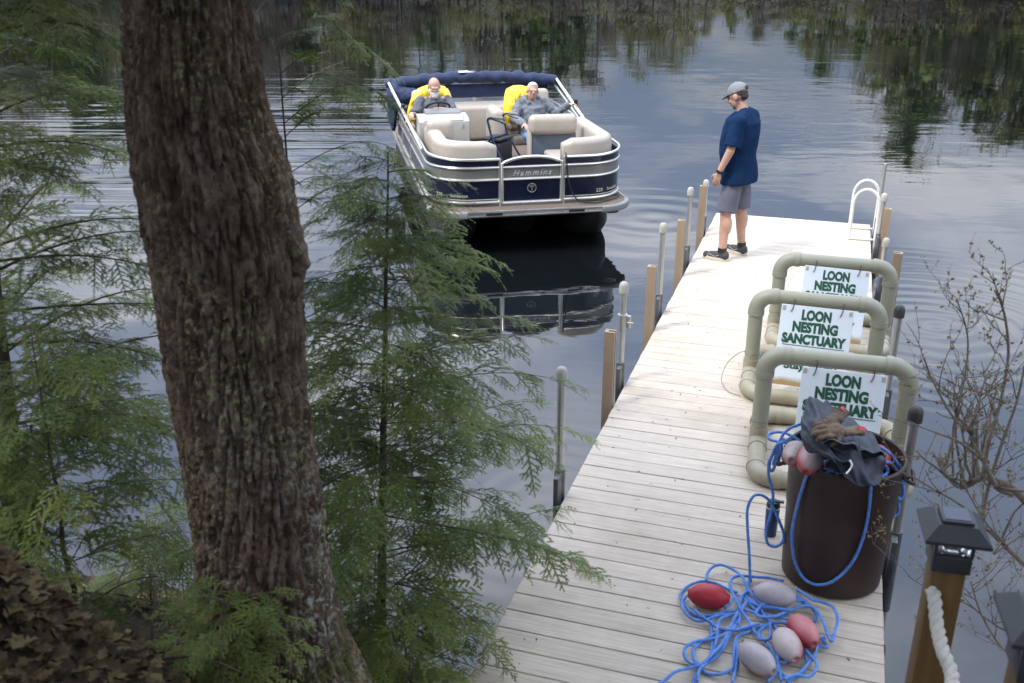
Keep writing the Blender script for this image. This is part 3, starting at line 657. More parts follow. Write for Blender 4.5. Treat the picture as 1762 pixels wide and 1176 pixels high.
def float_mat(name, red, fade, thr):
    m, t, b = newmat(name); lk = t.links; co = tn(t, 'ShaderNodeTexCoord'); sp = tn(t, 'ShaderNodeSeparateXYZ'); lk.new(co.outputs['Object'], sp.inputs[0])
    n = tn(t, 'ShaderNodeTexNoise', Scale=13., Detail=6.); lk.new(co.outputs['Object'], n.inputs['Vector'])
    a = tn(t, 'ShaderNodeMath', operation='MULTIPLY_ADD'); lk.new(n.outputs[0], a.inputs[0]); a.inputs[1].default_value = .05; lk.new(sp.outputs[0], a.inputs[2])
    r = tn(t, 'ShaderNodeMapRange'); lk.new(a.outputs[0], r.inputs[0]); r.inputs[1].default_value = thr; r.inputs[2].default_value = thr + .07
    mx = tn(t, 'ShaderNodeMix', data_type='RGBA'); lk.new(r.outputs[0], mx.inputs[0]); mx.inputs[6].default_value = (*red, 1); mx.inputs[7].default_value = (*fade, 1)
    n2 = tn(t, 'ShaderNodeTexNoise', Scale=45., Detail=5.); lk.new(co.outputs['Object'], n2.inputs['Vector']); r2 = tn(t, 'ShaderNodeMapRange'); lk.new(n2.outputs[0], r2.inputs[0]); r2.inputs[1].default_value = .55; r2.inputs[2].default_value = .75; r2.inputs[4].default_value = .35
    m2 = tn(t, 'ShaderNodeMix', data_type='RGBA'); lk.new(r2.outputs[0], m2.inputs[0]); lk.new(mx.outputs[2], m2.inputs[6]); m2.inputs[7].default_value = (.16, .12, .08, 1)
    lk.new(m2.outputs[2], b.inputs['Base Color']); setb(b, Roughness=.5); return m
fm_red = float_mat('float_red', (.36, .012, .022), (.42, .10, .09), .075); fm_grey = float_mat('float_faded', (.25, .05, .05), (.40, .355, .37), -.03)
fm_half = float_mat('float_half_faded', (.34, .015, .025), (.50, .40, .40), .012); fm_pink = float_mat('float_pink', (.34, .03, .045), (.52, .20, .20), .0); fm_white = float_mat('float_white', (.33, .02, .03), (.50, .43, .40), -.02)
def make_float(p, axis, roll, label, mat, L_=.205, r=.062, group=None):
    prof = []
    for k in range(17):
        t = -1 + 2 * k / 16; prof.append((max(.017, r * (1 - abs(t) ** 2.4) ** .62 if abs(t) < 1 else .017), t * L_ / 2))
    prof = [(.010, -L_ / 2 + .02), (.012, -L_ / 2 + .003)] + [(max(q, .019), z) for q, z in prof] + [(.012, L_ / 2 - .003), (.010, L_ / 2 - .02)]
    o = MB().lathe(prof, 28).build('float', mat, ang=0); a = Vector(axis).normalized()
    o.rotation_mode = 'QUATERNION'; zq = Vector((0, 0, 1)).rotation_difference(a)
    # roll so that local x (bleached side) points up, then turn by roll
    xw = zq @ Vector((1, 0, 0)); ref = (Vector((0, 0, 1)) - a * a.z).normalized(); ang = math.atan2(xw.cross(ref).dot(a), xw.dot(ref))
    from mathutils import Quaternion
    o.rotation_quaternion = Quaternion(a, ang + roll) @ zq; o.location = p
    return tag(o, label, 'float', group)
fl = [((4.188, .843), (4.207, 1.053), 0, 'bright red float inside a rope loop on the deck', fm_red), ((4.313, 1.156), (4.31, 1.357), .3, 'mauve-grey faded float next to the foot of the trash can', fm_grey),
      ((4.157, 1.344), (3.975, 1.464), -.6, 'pink and white striped float under two strands of rope', fm_pink), ((4.033, 1.298), (3.849, 1.386), .9, 'whitish scuffed float with a red end touching the pink float', fm_white),
      ((3.867, 1.133), (3.732, 1.30), .2, 'pale mauve float with reddish underside, on its own at the edge of the rope heap', fm_grey)]
for (p0, p1, roll, lb, mt) in fl:
    A_, B_ = W(p0[1], p0[0], .064), W(p1[1], p1[0], .064); make_float((A_ + B_) / 2, B_ - A_, roll, lb, mt, group='floats on the deck')
make_float(at(1394, 790, 4.27), at(1388, 812, 4.18) - at(1402, 765, 4.36), -.5, 'red and white float threaded on rope at the front of the can', fm_half, .2, .062, 'floats in the trash can')
make_float(at(1368, 781, 4.40), at(1366, 790, 4.30) - at(1378, 765, 4.5), -.2, 'white-topped float behind the red one in the can', fm_white, .2, .06, 'floats in the trash can')
make_float(at(1452, 812, 4.32), Vector((1, .1, .05)), 2.6, 'dull red float deep in the can under the jacket', fm_red, .2, .06, 'floats in the trash can')
make_float(at(1512, 790, 4.42), Vector((.3, 1, .1)), 1.2, 'red float at the far rim behind the jacket', fm_red, .2, .06, 'floats in the trash can')

# jacket
M['jacket'] = pm('slate_nylon', (.029, .035, .052), .65, vs=14, var=.15, bump=.15, bs=300, bdist=.002)
M['opening_shade'] = pm('dark_opening', (.012, .015, .022), .8)  # near-black colour that paints shade into the jacket openings
ctrl = [[(1390, 686, 4.55), (1420, 694, 4.6), (1455, 712, 4.62), (1490, 742, 4.6), (1518, 772, 4.5)],
        [(1383, 712, 4.42), (1418, 722, 4.40), (1455, 735, 4.42), (1488, 758, 4.4), (1521, 780, 4.38)],
        [(1380, 745, 4.28), (1415, 750, 4.22), (1452, 757, 4.24), (1486, 775, 4.24), (1520, 792, 4.25)],
        [(1384, 770, 4.2), (1415, 776, 4.12), (1455, 790, 4.10), (1488, 800, 4.10), (1518, 812, 4.16)],
        [(1398, 778, 4.16), (1425, 787, 4.07), (1455, 822, 4.04), (1485, 838, 4.03), (1512, 838, 4.09)]]
rows_ = [spl([at(*q) for q in r_], 12) for r_ in ctrl]; cols = [spl([r_[i] for r_ in rows_], 12) for i in range(len(rows_[0]))]
nu, nv = len(cols), len(cols[0]); top = []; ce = CANW + Vector((0, 0, .3))
for i in range(nu):
    for j in range(nv):
        p = cols[i][j]; u, v = i / (nu - 1), j / (nv - 1); nrm = (p - ce).normalized()
        d = .030 * noise.noise(Vector((u * 4 + v * 2, v * 3, 1))) + .022 * abs(noise.noise(Vector((u * 9 - v * 5, v * 4, 7)))) * 2 + .006 * noise.noise(p * 34)
        d += .02 * math.exp(-((u - .12 - .25 * v) / .05) ** 2) - .018 * math.exp(-((u - .5 + .3 * v) / .045) ** 2) + .022 * math.exp(-((v - .55 - .1 * u) / .05) ** 2) * (u > .45)
        top.append(p + nrm * d)
bot = [p - (p - ce).normalized() * .006 for p in top]
nn = nu * nv; F = [(i * nv + j, (i + 1) * nv + j, (i + 1) * nv + j + 1, i * nv + j + 1) for i in range(nu - 1) for j in range(nv - 1)]
F2_ = [tuple(x + nn for x in f[::-1]) for f in F]
edge = [i * nv for i in range(nu)] + [(nu - 1) * nv + j for j in range(1, nv)] + [i * nv + nv - 1 for i in range(nu - 2, -1, -1)] + [j for j in range(nv - 2, 0, -1)]
F3_ = [(edge[k], edge[(k + 1) % len(edge)], edge[(k + 1) % len(edge)] + nn, edge[k] + nn) for k in range(len(edge))]
jk = thing('jacket', 'slate blue rain jacket crumpled on top of the trash can', 'jacket', CANW + Vector((0, 0, .72)))
def jparent(o): o.parent = jk; o.matrix_parent_inverse = Matrix.Translation(-Vector(jk.location)); return o
mbj = MB(); mbj.add(top + bot, F + F2_ + F3_); jparent(mbj.build('fabric', M['jacket'], ang=0))
def cuff(c, d, wd, ht, ln, nm):
    d = Vector(d).normalized(); sd_ = d.cross(Vector((0, 0, 1))).normalized(); uu = sd_.cross(d); mo = MB(); mi = MB(); n = 22; vs = []; c = Vector(c)
    ringp = lambda s, k: [c + d * s + sd_ * (math.cos(2 * math.pi * i / n) * wd * k) + uu * ((abs(math.sin(2 * math.pi * i / n)) ** .8) * math.copysign(1, math.sin(2 * math.pi * i / n)) * ht * k + .008 * math.sin(5 * i)) for i in range(n)]
    V = []; 
    for s, k in ((-ln, .75), (-ln * .66, 1.08), (-ln * .33, .98), (0, 1), (.002, .96), (-ln * .3, .9)): V += ringp(s, k)
    mo.add(V, [(r * n + k, r * n + (k + 1) % n, (r + 1) * n + (k + 1) % n, (r + 1) * n + k) for r in range(5) for k in range(n)]); mo.add(ringp(-ln, .75), [tuple(range(n))]); o = jparent(mo.build(nm, M['jacket'], ang=0))
    mi.add(ringp(-ln * .28, .9), [tuple(range(n))]); l_ = mi.build('opening_shade', M['opening_shade'], smooth=False); l_.parent = o  # flat dark disc stands in for the shade inside the opening
cuff(at(1445, 768, 4.10), at(1443, 776, 3.95) - at(1450, 752, 4.3), .082, .020, .13, 'sleeve')
cuff(at(1498, 782, 4.12), at(1512, 790, 4.0) - at(1486, 768, 4.3), .065, .014, .13, 'sleeve')
cuff(at(1442, 802, 4.05), at(1445, 812, 3.92) - at(1446, 792, 4.25), .060, .028, .10, 'hood')
zp = MB().tube(spl([at(1462, 792, 4.03), at(1466, 800, 4.01), at(1463, 808, 4.0), at(1456, 816, 3.99)], 4), .0045, 6).build('zip_pull', M['galv']); jparent(zp)

# work gloves
M['glove'] = pm('tan_leather', (.085, .052, .03), .75, vs=24, col2=(.17, .115, .07), bump=.4, bs=80)
M['gloved'] = pm('worn_leather', (.045, .03, .02), .8, vs=24, col2=(.12, .08, .05), bump=.4, bs=80)
M['redtag'] = pm('red_tab', (.5, .01, .015), .5)
def glove(c, d, up, label, mat):
    d = Vector(d).normalized(); up = Vector(up); s = d.cross(up).normalized(); up = s.cross(d); c = Vector(c); P = lambda a, b, h: c + d * a + s * b + up * h
    mb = MB(); mb.ell(P(0, 0, 0), (.052, .044, .022), Matrix((d, s, up)).transposed()); mb.tube([P(-.03, 0, 0), P(-.075, 0, .004), P(-.125, .005, .01)], [.04, .036, .045], 14, flat=.45)
    for i in range(4):
        o = -.033 + .022 * i; l = (.06, .075, .07, .055)[i]; mb.tube(spl([P(.03, o, 0), P(.03 + l * .5, o * 1.15, .008), P(.03 + l, o * 1.2, -.012), P(.03 + l * 1.1, o * 1.2, -.028)], 3), [.0125, .0115], 8); mb.ell(P(.03 + l * 1.1, o * 1.2, -.028), .0118)
    mb.tube(spl([P(-.01, -.04, 0), P(.015, -.062, .0), P(.045, -.07, -.01)], 3), [.014, .011], 8); mb.ell(P(.045, -.07, -.01), .0115)
    me = remesh(mb, .0045, 3, 'glove'); wrinkle(me, .004, 40); g = thing('work_glove', label, 'glove', c, 0, 'work gloves on the jacket')
    o = mesh_obj('leather', me, mat, g, ang=0); o.location = -c; k = MB().box(P(-.115, 0, .03), (.03, .028, .004), Matrix((d, s, up)).transposed()).build('tab', M['redtag'], g); k.location = -c
glove(at(1440, 742, 4.20), at(1415, 745, 4.22) - at(1470, 748, 4.25), Vector((0, -.5, .8)), 'brown leather work glove with a red tab, lying on top of the other glove', M['glove'])
glove(at(1432, 728, 4.32), at(1420, 752, 4.2) - at(1452, 712, 4.42), Vector((.2, -.5, .8)), 'dark worn leather work glove underneath the red-tabbed one', M['gloved'])

# travel mug
M['blue_mug'] = pm('blue_enamel', (.012, .045, .12), .35, .3, var=.1); M['blackp'] = pm('black_plastic', (.012, .012, .013), .45)
t = thing('travel_mug', 'blue travel mug with black lid beside the trash can', 'mug', W(1.19, 4.96), -DA)
MB().lathe([(.030, 0), (.033, .004), (.036, .1), (.038, .175), (.038, .18)], 28).build('body', M['blue_mug'], t); MB().lathe([(.0385, .176), (.0385, .182), (.037, .183)], 28).build('steel_band', M['galv'], t)
l_ = MB().lathe([(.0375, .183), (.038, .188), (.034, .21), (.030, .215)], 28).build('lid', M['blackp'], t); MB().box((.03, 0, .217), (.05, .022, .01), bev=.003).build('lid_tab', M['blackp'], l_)

# ------------------------------------------------------------------ stair posts with solar caps and rope rail
M['post'] = pm('stained_timber', (.085, .044, .010), .55, vs=5, col2=(.15, .082, .022), stretch=(9, 9, .7), bump=.25, bs=20)
M['lampblk'] = pm('matt_black_plastic', (.030, .032, .036), .45, var=.15, vs=20)
M['solar'] = pm('solar_cell', (.05, .055, .075), .15, .2, vs=3)
def glass_mat():
    m, t, b = newmat('prism_glass'); setb(b, Base_Color=(.85, .88, .92, 1), Roughness=.05, IOR=1.45); b.inputs['Transmission Weight'].default_value = .9; b.inputs['Metallic'].default_value = .0
    co = tn(t, 'ShaderNodeTexCoord'); n = tn(t, 'ShaderNodeTexNoise', Scale=22.); t.links.new(co.outputs['Object'], n.inputs['Vector']); bu = tn(t, 'ShaderNodeBump', Strength=.8, Distance=.01); t.links.new(n.outputs[0], bu.inputs['Height']); t.links.new(bu.outputs[0], b.inputs['Normal']); return m
M['prism'] = glass_mat(); M['chrome'] = pm('chrome_reflector', (.8, .8, .82), .12, 1, var=.05)
def lamp_post(x, y, ztop, rz, label):
    t = thing('stair_post', label, 'post', (x, y, 0), rz, 'stair posts with solar lamp caps')
    MB().box((0, 0, ztop / 2 - .2), (.089, .089, ztop + .4 - .004), bev=.006).build('post', M['post'], t)
    z = ztop
    c = MB().box((0, 0, z + .012), (.104, .104, .055), bev=.004).build('lamp_base', M['lampblk'], t)
    l_ = MB().box((0, 0, z + .066), (.092, .092, .05), bev=.006).build('lens', M['prism'], t); MB().ell((0, 0, z + .045), (.040, .040, .034)).build('reflector', M['chrome'], l_)
    for sx in (-1, 1):
        for sy in (-1, 1): MB().box((sx * .048, sy * .048, z + .066), (.009, .009, .054)).build('corner_bar', M['lampblk'], c)
    mb = MB(); o = .086; i_ = .05; zz = z + .092
    vs = [(-o, -o, zz), (o, -o, zz), (o, o, zz), (-o, o, zz), (-o, -o, zz + .010), (o, -o, zz + .010), (o, o, zz + .010), (-o, o, zz + .010), (-i_, -i_, zz + .045), (i_, -i_, zz + .045), (i_, i_, zz + .045), (-i_, i_, zz + .045)]
    fs = [(3, 2, 1, 0), (8, 9, 10, 11)] + [(k, (k + 1) % 4, 4 + (k + 1) % 4, 4 + k) for k in range(4)] + [(4 + k, 4 + (k + 1) % 4, 8 + (k + 1) % 4, 8 + k) for k in range(4)]
    r_ = mb.add(vs, fs).build('lamp_roof', M['lampblk'], t, smooth=False)
    MB().box((0, 0, zz + .049), (.084, .084, .012), bev=.003).build('panel_frame', M['lampblk'], r_); MB().box((0, 0, zz + .0555), (.068, .068, .003)).build('solar_panel', M['solar'], r_, smooth=False)
    return t
p1 = at(1631, 962, 2.39); p2 = at(1790, 1130, 1.66)
lamp_post(p1.x, p1.y, p1.z, R(-13), 'timber stair post with rope end fixed to its face and a solar lamp cap')
lamp_post(p2.x, p2.y, p2.z - .02, R(-13), 'stair post with the solar lamp cap higher up the bank, by the shrub')
fr = at(1608, 1028, 2.335); pth = spl([fr + Vector((.004, .03, .004)), fr, at(1612, 1075, 2.27), at(1622, 1120, 2.19), at(1639, 1176, 2.09), (p2.x - .06, 1.87, p2.z - .42), (p2.x - .02, 1.72, p2.z - .36), (p2.x, 1.64, p2.z - .30)], 10)
tag(rope_mesh(pth, .019, .085, 9, .012).build('rail_rope', M['ropewhite'], ang=0), 'thick white twisted rope hanging from the stair post as a handrail', 'rope')
# ------------------------------------------------------------------ pontoon boat (local: x to the boat's port-bow side seen right, y aft, z from the water)
M['navy'] = pm('navy_panel', (.0055, .0085, .024), .22, .1, vs=4, var=.15, spec=.6)
M['taupe'] = pm('taupe_panel', (.20, .19, .175), .3, .35, vs=4, var=.1)
M['rail'] = pm('rail_aluminium', (.66, .65, .60), .3, .9, vs=9, var=.1)
M['vinyl'] = pm('beige_vinyl', (.37, .325, .27), .45, vs=5, var=.07, bump=.05, bs=120)
M['vinyl2'] = pm('slate_vinyl', (.075, .095, .125), .5, vs=6, var=.1)
M['console'] = pm('console_gelcoat', (.40, .385, .35), .35, vs=3, var=.04); M['consoled'] = pm('console_dark', (.14, .135, .13), .4)
M['carpet'] = pm('boat_carpet', (.13, .10, .078), .95, vs=30, var=.3, bump=.3, bs=200)
M['canvas'] = pm('navy_canvas', (.018, .030, .075), .75, vs=9, var=.25, bump=.3, bs=14, bdist=.03)
M['tubealu'] = pm('shaded_aluminium', (.035, .036, .038), .5, .4, vs=3, var=.2); M['rubber'] = pm('grey_bumper', (.20, .20, .20), .6)  # tubealu: under-deck shade is put into the near-black metal colour
M['cream'] = pm('cream_lettering', (.45, .42, .33), .5); M['chromel'] = pm('chrome_lettering', (.75, .75, .75), .25, .6)
boat = thing('pontoon_boat', 'navy and silver pontoon boat with beige seats, coming in bow first', 'boat', (BORG.x, BORG.y, 0), BA)
DZ = .56
def arc(cx, cy, r, a0, a1, n=10): return [(cx + r * math.cos(R(a0 + (a1 - a0) * k / n)), cy + r * math.sin(R(a0 + (a1 - a0) * k / n))) for k in range(n + 1)]
def rrect(x0, x1, z0, z1, r, n=4):
    o = []
    for (cx, cz, a0) in ((x1 - r, z1 - r, 0), (x0 + r, z1 - r, 90), (x0 + r, z0 + r, 180), (x1 - r, z0 + r, 270)):
        o += [(cx + r * math.cos(R(a0 + 90 * k / n)), cz + r * math.sin(R(a0 + 90 * k / n))) for k in range(n + 1)]
    return o
# deck plate with rounded bow corners
out_ = arc(1.27 - .42, .57, .42, -90, 0) + [(1.27, 6.4), (-1.27, 6.4)] + arc(-1.27 + .42, .57, .42, 180, 270)
MB().prism(out_, lambda p, q, t: Vector((p, q, t)), DZ - .03, DZ).build('deck', M['carpet'], boat, ang=30)
MB().prism([(p * .985, q * .99 + .02) for p, q in out_], lambda p, q, t: Vector((p, q, t)), DZ - .09, DZ - .034).build('under_frame', M['tubealu'], boat, ang=30)
tr = MB()
for z, hh, o in ((DZ - .012, .034, .012), (DZ - .038, .014, .007), (DZ - .058, .022, .012)): tr.box((0, .15 - o / 2 - .004, z), (1.74, o + .012, hh), bev=.004)
tr = tr.build('bow_trim', M['rail'], boat)
MB().box((.52, .128, DZ - .034), (.20, .012, .034), bev=.004).build('docking_light', M['blackp'], tr); MB().box((-.52, .128, DZ - .034), (.20, .012, .034), bev=.004).build('docking_light', M['blackp'], tr)
for s in (-1, 1):
    pth = [(s * x, y) for x, y in arc(1.27 - .42, .57, .42, -90, -2, 12)]
    if s < 0: pth = pth[::-1]
    MB().sweep(pth, rrect(-.035, .03, DZ - .085, DZ + .004, .02, 3)).build('corner_bumper', M['rubber'], boat)
    sp_ = [(s * 1.265, .42), (s * 1.265, 6.4)]
    MB().box((s * 1.272, 3.5, DZ - .038), (.02, 5.8, .07), bev=.004).build('side_trim', M['rail'], boat)
    # pontoon tube with a raked nose
    L_ = []
    for y, r_, z in ((.45, .015, .40), (.52, .10, .36), (.7, .2, .28), (1.0, .28, .2), (1.4, .315, .155), (2.2, .32, .15), (6.5, .32, .15)): L_.append(((s * .88, y, z), r_))
    MB().tube([p for p, _ in L_], [r_ for _, r_ in L_], 24).build('pontoon', M['tubealu'], boat)
    MB().box((s * .88, 3.4, .45), (.22, 5.6, .06)).build('pontoon_bracket', M['tubealu'], boat)
    c_ = MB(); c_.ell((s * 1.0, .25, DZ - .11), (.10, .05, .014)); c_.build('mooring_cleat', M['rail'], boat)
MB().tube([(0, .8, .38), (0, 1.1, .22), (0, 1.6, .155), (0, 6.3, .155)], [.03, .22, .31, .31], 20).build('pontoon', M['tubealu'], boat)
# fence
fr_ = [(.405, .38), (.55, .38), (.70, .38)] + arc(.70, .93, .55, -90, 0, 14)[1:] + [(1.25, y) for y in np.linspace(1.2, 5.1, 12)] + arc(1.05, 5.15, .2, 0, 90, 6) + [(.10, 5.35)]
def mirror(p): return [(-x, y) for x, y in p][::-1]
def offs(path, o):
    P = [Vector((p[0], p[1])) for p in path]; r_ = []
    for i in range(len(P)):
        t = (P[min(i + 1, len(P) - 1)] - P[max(i - 1, 0)]).normalized(); r_.append((P[i].x - t.y * o, P[i].y + t.x * o))
    return r_
def railtube(path, z, r_, nm, par, dz=None): return MB().tube([(x, y, z + (dz(y) if dz else 0)) for x, y in path], r_, 8).build(nm, M['rail'], par)
FZ = {'lo': .615, 'm1': .895, 'm2': 1.045, 'top': 1.145}
def topz(y): return .04 * min(1, max(0, (y - .4) / .6))
split = 30
for s in (1, -1):
    front = fr_[:22]; rear = fr_[21:]
    for seg, nm in ((front, 'bow_fence_panel'), (rear, 'side_fence_panel')):
        pth = seg if s > 0 else mirror(seg)
        p_ = MB().sweep(pth, [(0, .62), (.012, .62), (.012, .88), (0, .88)]).build(nm, M['navy'], boat, ang=30)
        if nm == 'bow_fence_panel' or True:
            MB().sweep(pth, [(0, .91), (.012, .91), (.012, 1.03), (0, 1.03)]).build('taupe_band', M['taupe'], p_, ang=30)
            if nm == 'bow_fence_panel': MB().sweep(pth, [(0, 1.06), (.012, 1.06), (.012, 1.14), (0, 1.14)]).build('navy_band', M['navy'], p_, ang=30)
            MB().sweep(pth, [(-.004, .645), (.0, .645), (0, .655), (-.004, .655)]).build('pinstripe', M['cream'], p_, ang=30)
        po = offs(pth, -.004)
        for k_ in ('lo', 'm1', 'm2'): railtube(po, FZ[k_], .019 if k_ == 'lo' else .0165, 'fence_rail', p_)
        railtube(po, FZ['top'], .018, 'top_rail', p_, topz)
    for (x, y) in ((.405, .376), (1.25, 2.9), (1.25, 4.2), (1.06, 5.35)): MB().tube([(s * x, y, DZ), (s * x, y, FZ['top'] + .0)], .018, 8).build('fence_post', M['rail'], boat)
MB().tube([(.08, 5.36, DZ), (.08, 5.36, 1.24)], .02, 8).build('fence_post', M['rail'], boat)
for x0, x1 in ((-1.1, .06), (.10, 1.1)):   # stern rail with an open strip below the top tube
    MB().tube(fillet([(x0, 5.37, DZ + .05), (x0, 5.37, 1.25), (x1, 5.37, 1.25), (x1, 5.37, DZ + .05)], .06, 5), .018, 8).build('stern_rail', M['rail'], boat)
    MB().box(((x0 + x1) / 2, 5.38, .80), (x1 - x0 - .04, .012, .36)).build('stern_panel', M['navy'], boat, smooth=False)
    MB().tube([(x0, 5.37, 1.03), (x1, 5.37, 1.03)], .013, 8).build('stern_rail', M['rail'], boat)
# gate
gp = [(-.375, .375, .60), (-.375, .375, 1.09)] + [(x, .375, 1.09 + .075 * (1 - (abs(x) / .375) ** 2.4)) for x in np.linspace(-.34, .34, 15)] + [(.375, .375, 1.09), (.375, .375, .60)]
g_ = MB().tube(gp + [], .020, 10).build('gate', M['rail'], boat)
railtube([(-.375, .375), (.375, .375)], .60, .02, 'gate_rail', g_); railtube([(-.375, .372), (.375, .372)], FZ['m1'], .0165, 'gate_rail', g_); railtube([(-.375, .372), (.375, .372)], FZ['m2'], .0165, 'gate_rail', g_)
MB().box((0, .384, .745), (.73, .012, .27)).build('gate_panel', M['navy'], g_, smooth=False); MB().box((0, .384, .968), (.73, .012, .12)).build('gate_panel', M['taupe'], g_, smooth=False)
pl = [(-.36, 1.06), (.36, 1.06), (.36, 1.09)] + [(x, 1.09 + .072 * (1 - (abs(x) / .36) ** 2.4)) for x in np.linspace(.33, -.33, 11)] + [(-.36, 1.09)]
MB().prism(pl, lambda p, q, t: Vector((p, t, q)), .378, .39).build('gate_panel', M['navy'], g_, smooth=False)
me = text_mesh('Hammins', .10, .0022, .35, .004, 1.35); mesh_obj('script_lettering', xform(me, lambda c: Vector((c.x + .0, .376 - c.z, .965 + c.y))), M['chromel'], g_, smooth=False)
em = MB(); em.tube([(.054 * math.cos(q), .374, .775 + .054 * math.sin(q)) for q in np.linspace(0, 6.283, 29)[:-1]], .006, 6, closed=True); em.box((0, .375, .792), (.062, .006, .012)); em.box((0, .375, .765), (.014, .006, .05)); em.prism([(-.03, .80), (.03, .80), (0, .818)], lambda p, q, t: Vector((p, t, q)), .372, .378); em.build('round_emblem', M['taupe'], g_)
def wraptext(txt, size, s0, z, side):
    me = text_mesh(txt, size, .0012, 0, .0012, 1.12, 'LEFT')
    P = [Vector((x * side, y)) for x, y in fr_]; acc = [0]
    for i in range(1, len(P)): acc.append(acc[-1] + (P[i] - P[i - 1]).length)
    Q = np.array([tuple(p) for p in P])
    w_ = max(v.co.x for v in me.vertices)
    def f(c):
        a = s0 + c.x if side > 0 else s0 + w_ - c.x
        x, y = np.interp(a, acc, Q[:, 0]), np.interp(a, acc, Q[:, 1]); x2, y2 = np.interp(a + .01, acc, Q[:, 0]), np.interp(a + .01, acc, Q[:, 1]); t = Vector((x2 - x, y2 - y)).normalized(); nn = Vector((t.y, -t.x)) * side
        return Vector((x + nn.x * (.004 + c.z), y + nn.y * (.004 + c.z), z + c.y))
    return mesh_obj('side_lettering', xform(me, f), M['cream'], boat, smooth=False)
wraptext('220', .062, .43, .70, 1); wraptext('Sunsation', .052, .60, .70, 1); wraptext('Sunsation', .052, .40, .70, -1); wraptext('220', .062, .74, .70, -1)
# bow couches
cush = rrect(.05, .25, .96, 1.335, .075, 5)
rp = offs(fr_[:22], 0)
rp = [(.42, .42), (.55, .42), (.70, .42)] + arc(.70, .95, .51, -90, 0, 12)[1:] + [(1.21, y) for y in np.linspace(1.05, 2.3, 9)]
MB().sweep(rp, cush, .06).build('couch_back', M['vinyl'], boat, ang=0)
MB().sweep(mirror(rp), cush, .06).build('couch_back', M['vinyl'], boat, ang=0)
for s in (1, -1):
    MB().box((s * .70, 1.06, .97), (.62, .84, .12), bev=.045, seg=4).build('couch_seat', M['vinyl'], boat); MB().box((s * .70, 1.08, .735), (.56, .80, .345), bev=.01).build('couch_base', M['vinyl2'], boat)
MB().box((.53, 1.55, 1.345), (.66, .20, .265), bev=.085, seg=5).build('chaise_headrest', M['vinyl'], boat)
MB().box((.54, 1.57, .91), (.62, .11, .66), bev=.02, seg=3).build('chaise_back', M['vinyl2'], boat); MB().box((.225, 1.60, .92), (.03, .19, .68), bev=.012).build('chaise_side', M['vinyl'], boat)
MB().box((-.98, 1.62, 1.30), (.36, .22, .30), bev=.09, seg=5).build('headrest', M['vinyl'], boat)
# helm
cs = [(1.98, .565), (1.90, 1.18), (1.92, 1.36), (1.98, 1.40), (2.30, 1.42), (2.36, .565)]
c_ = MB().prism(cs, lambda p, q, t: Vector((t, p, q)), -1.22, -.54).build('helm_console', M['console'], boat, ang=25)
MB().prism([(1.95, 1.39), (2.04, 1.465), (2.20, 1.50), (2.33, 1.46), (2.33, 1.40)], lambda p, q, t: Vector((t, p, q)), -1.12, -.64).build('dash_hood', M['consoled'], c_, ang=25)
MB().prism([(1.925, 1.375), (2.0, 1.44), (2.04, 1.455), (2.02, 1.39)], lambda p, q, t: Vector((t, p, q)), -1.15, -.62).build('dash_trim', M['console'], c_, ang=25)
MB().tube([(-.62, 1.905, 1.33), (-.68, 1.915, 1.19), (-.96, 1.915, 1.19), (-1.08, 1.90, 1.33)], .006, 6).build('chrome_line', M['rail'], c_)
MB().prism([(1.96, 1.36), (1.90, 1.19), (1.905, 1.16), (1.985, .66), (2.2, .66), (2.2, 1.36)], lambda p, q, t: Vector((t, p, q)), -.548, -.530).build('console_side', M['consoled'], c_, ang=25)
sw = MB(); wc = Vector((-.90, 2.43, 1.475)); wn = Vector((0, .55, .835)); wu = Vector((0, -.835, .55))
sw.tube([wc + Vector((1, 0, 0)) * .165 * math.cos(q) + wu * .165 * math.sin(q) for q in np.linspace(0, 6.283, 33)[:-1]], .016, 8, closed=True)
for q in (R(90), R(210), R(330)): sw.tube([wc, wc + Vector((1, 0, 0)) * .18 * math.cos(q) + wu * .18 * math.sin(q)], .011, 6)
sw.tube([wc, wc - wn * .16], .02, 8); sw.build('steering_wheel', M['blackp'], c_)
def captain_chair(x, y, zs, nm='captain_chair', wd=.56):
    b = MB().box((x, y + .30, zs + .36), (wd, .16, .62), Euler((R(-10), 0, 0)), bev=.07, seg=5).build(nm, M['vinyl'], boat)
    MB().box((x, y, zs), (wd, .54, .14), bev=.05, seg=4).build('seat', M['vinyl'], b); MB().tube([(x, y, DZ), (x, y, zs - .05)], .05, 10).build('pedestal', M['darksteel'], b)
    for s in (-1, 1): MB().box((x + s * (wd / 2 + .03), y + .02, zs + .2), (.075, .46, .09), bev=.035, seg=4).build('armrest', M['vinyl'], b)
captain_chair(-.92, 2.80, .96); captain_chair(.56, 3.05, .90, wd=.66)
MB().box((.0, 2.95, .98), (.20, .62, .80), bev=.08, seg=4).build('lounge_arm', M['vinyl'], boat)
MB().box((-.62, 3.28, 1.35), (.13, .13, .22), bev=.05, seg=4).build('headrest', M['vinyl'], boat)
MB().box((0, 4.95, .86), (1.9, .6, .55), bev=.06, seg=3).build('stern_bench', M['vinyl'], boat)
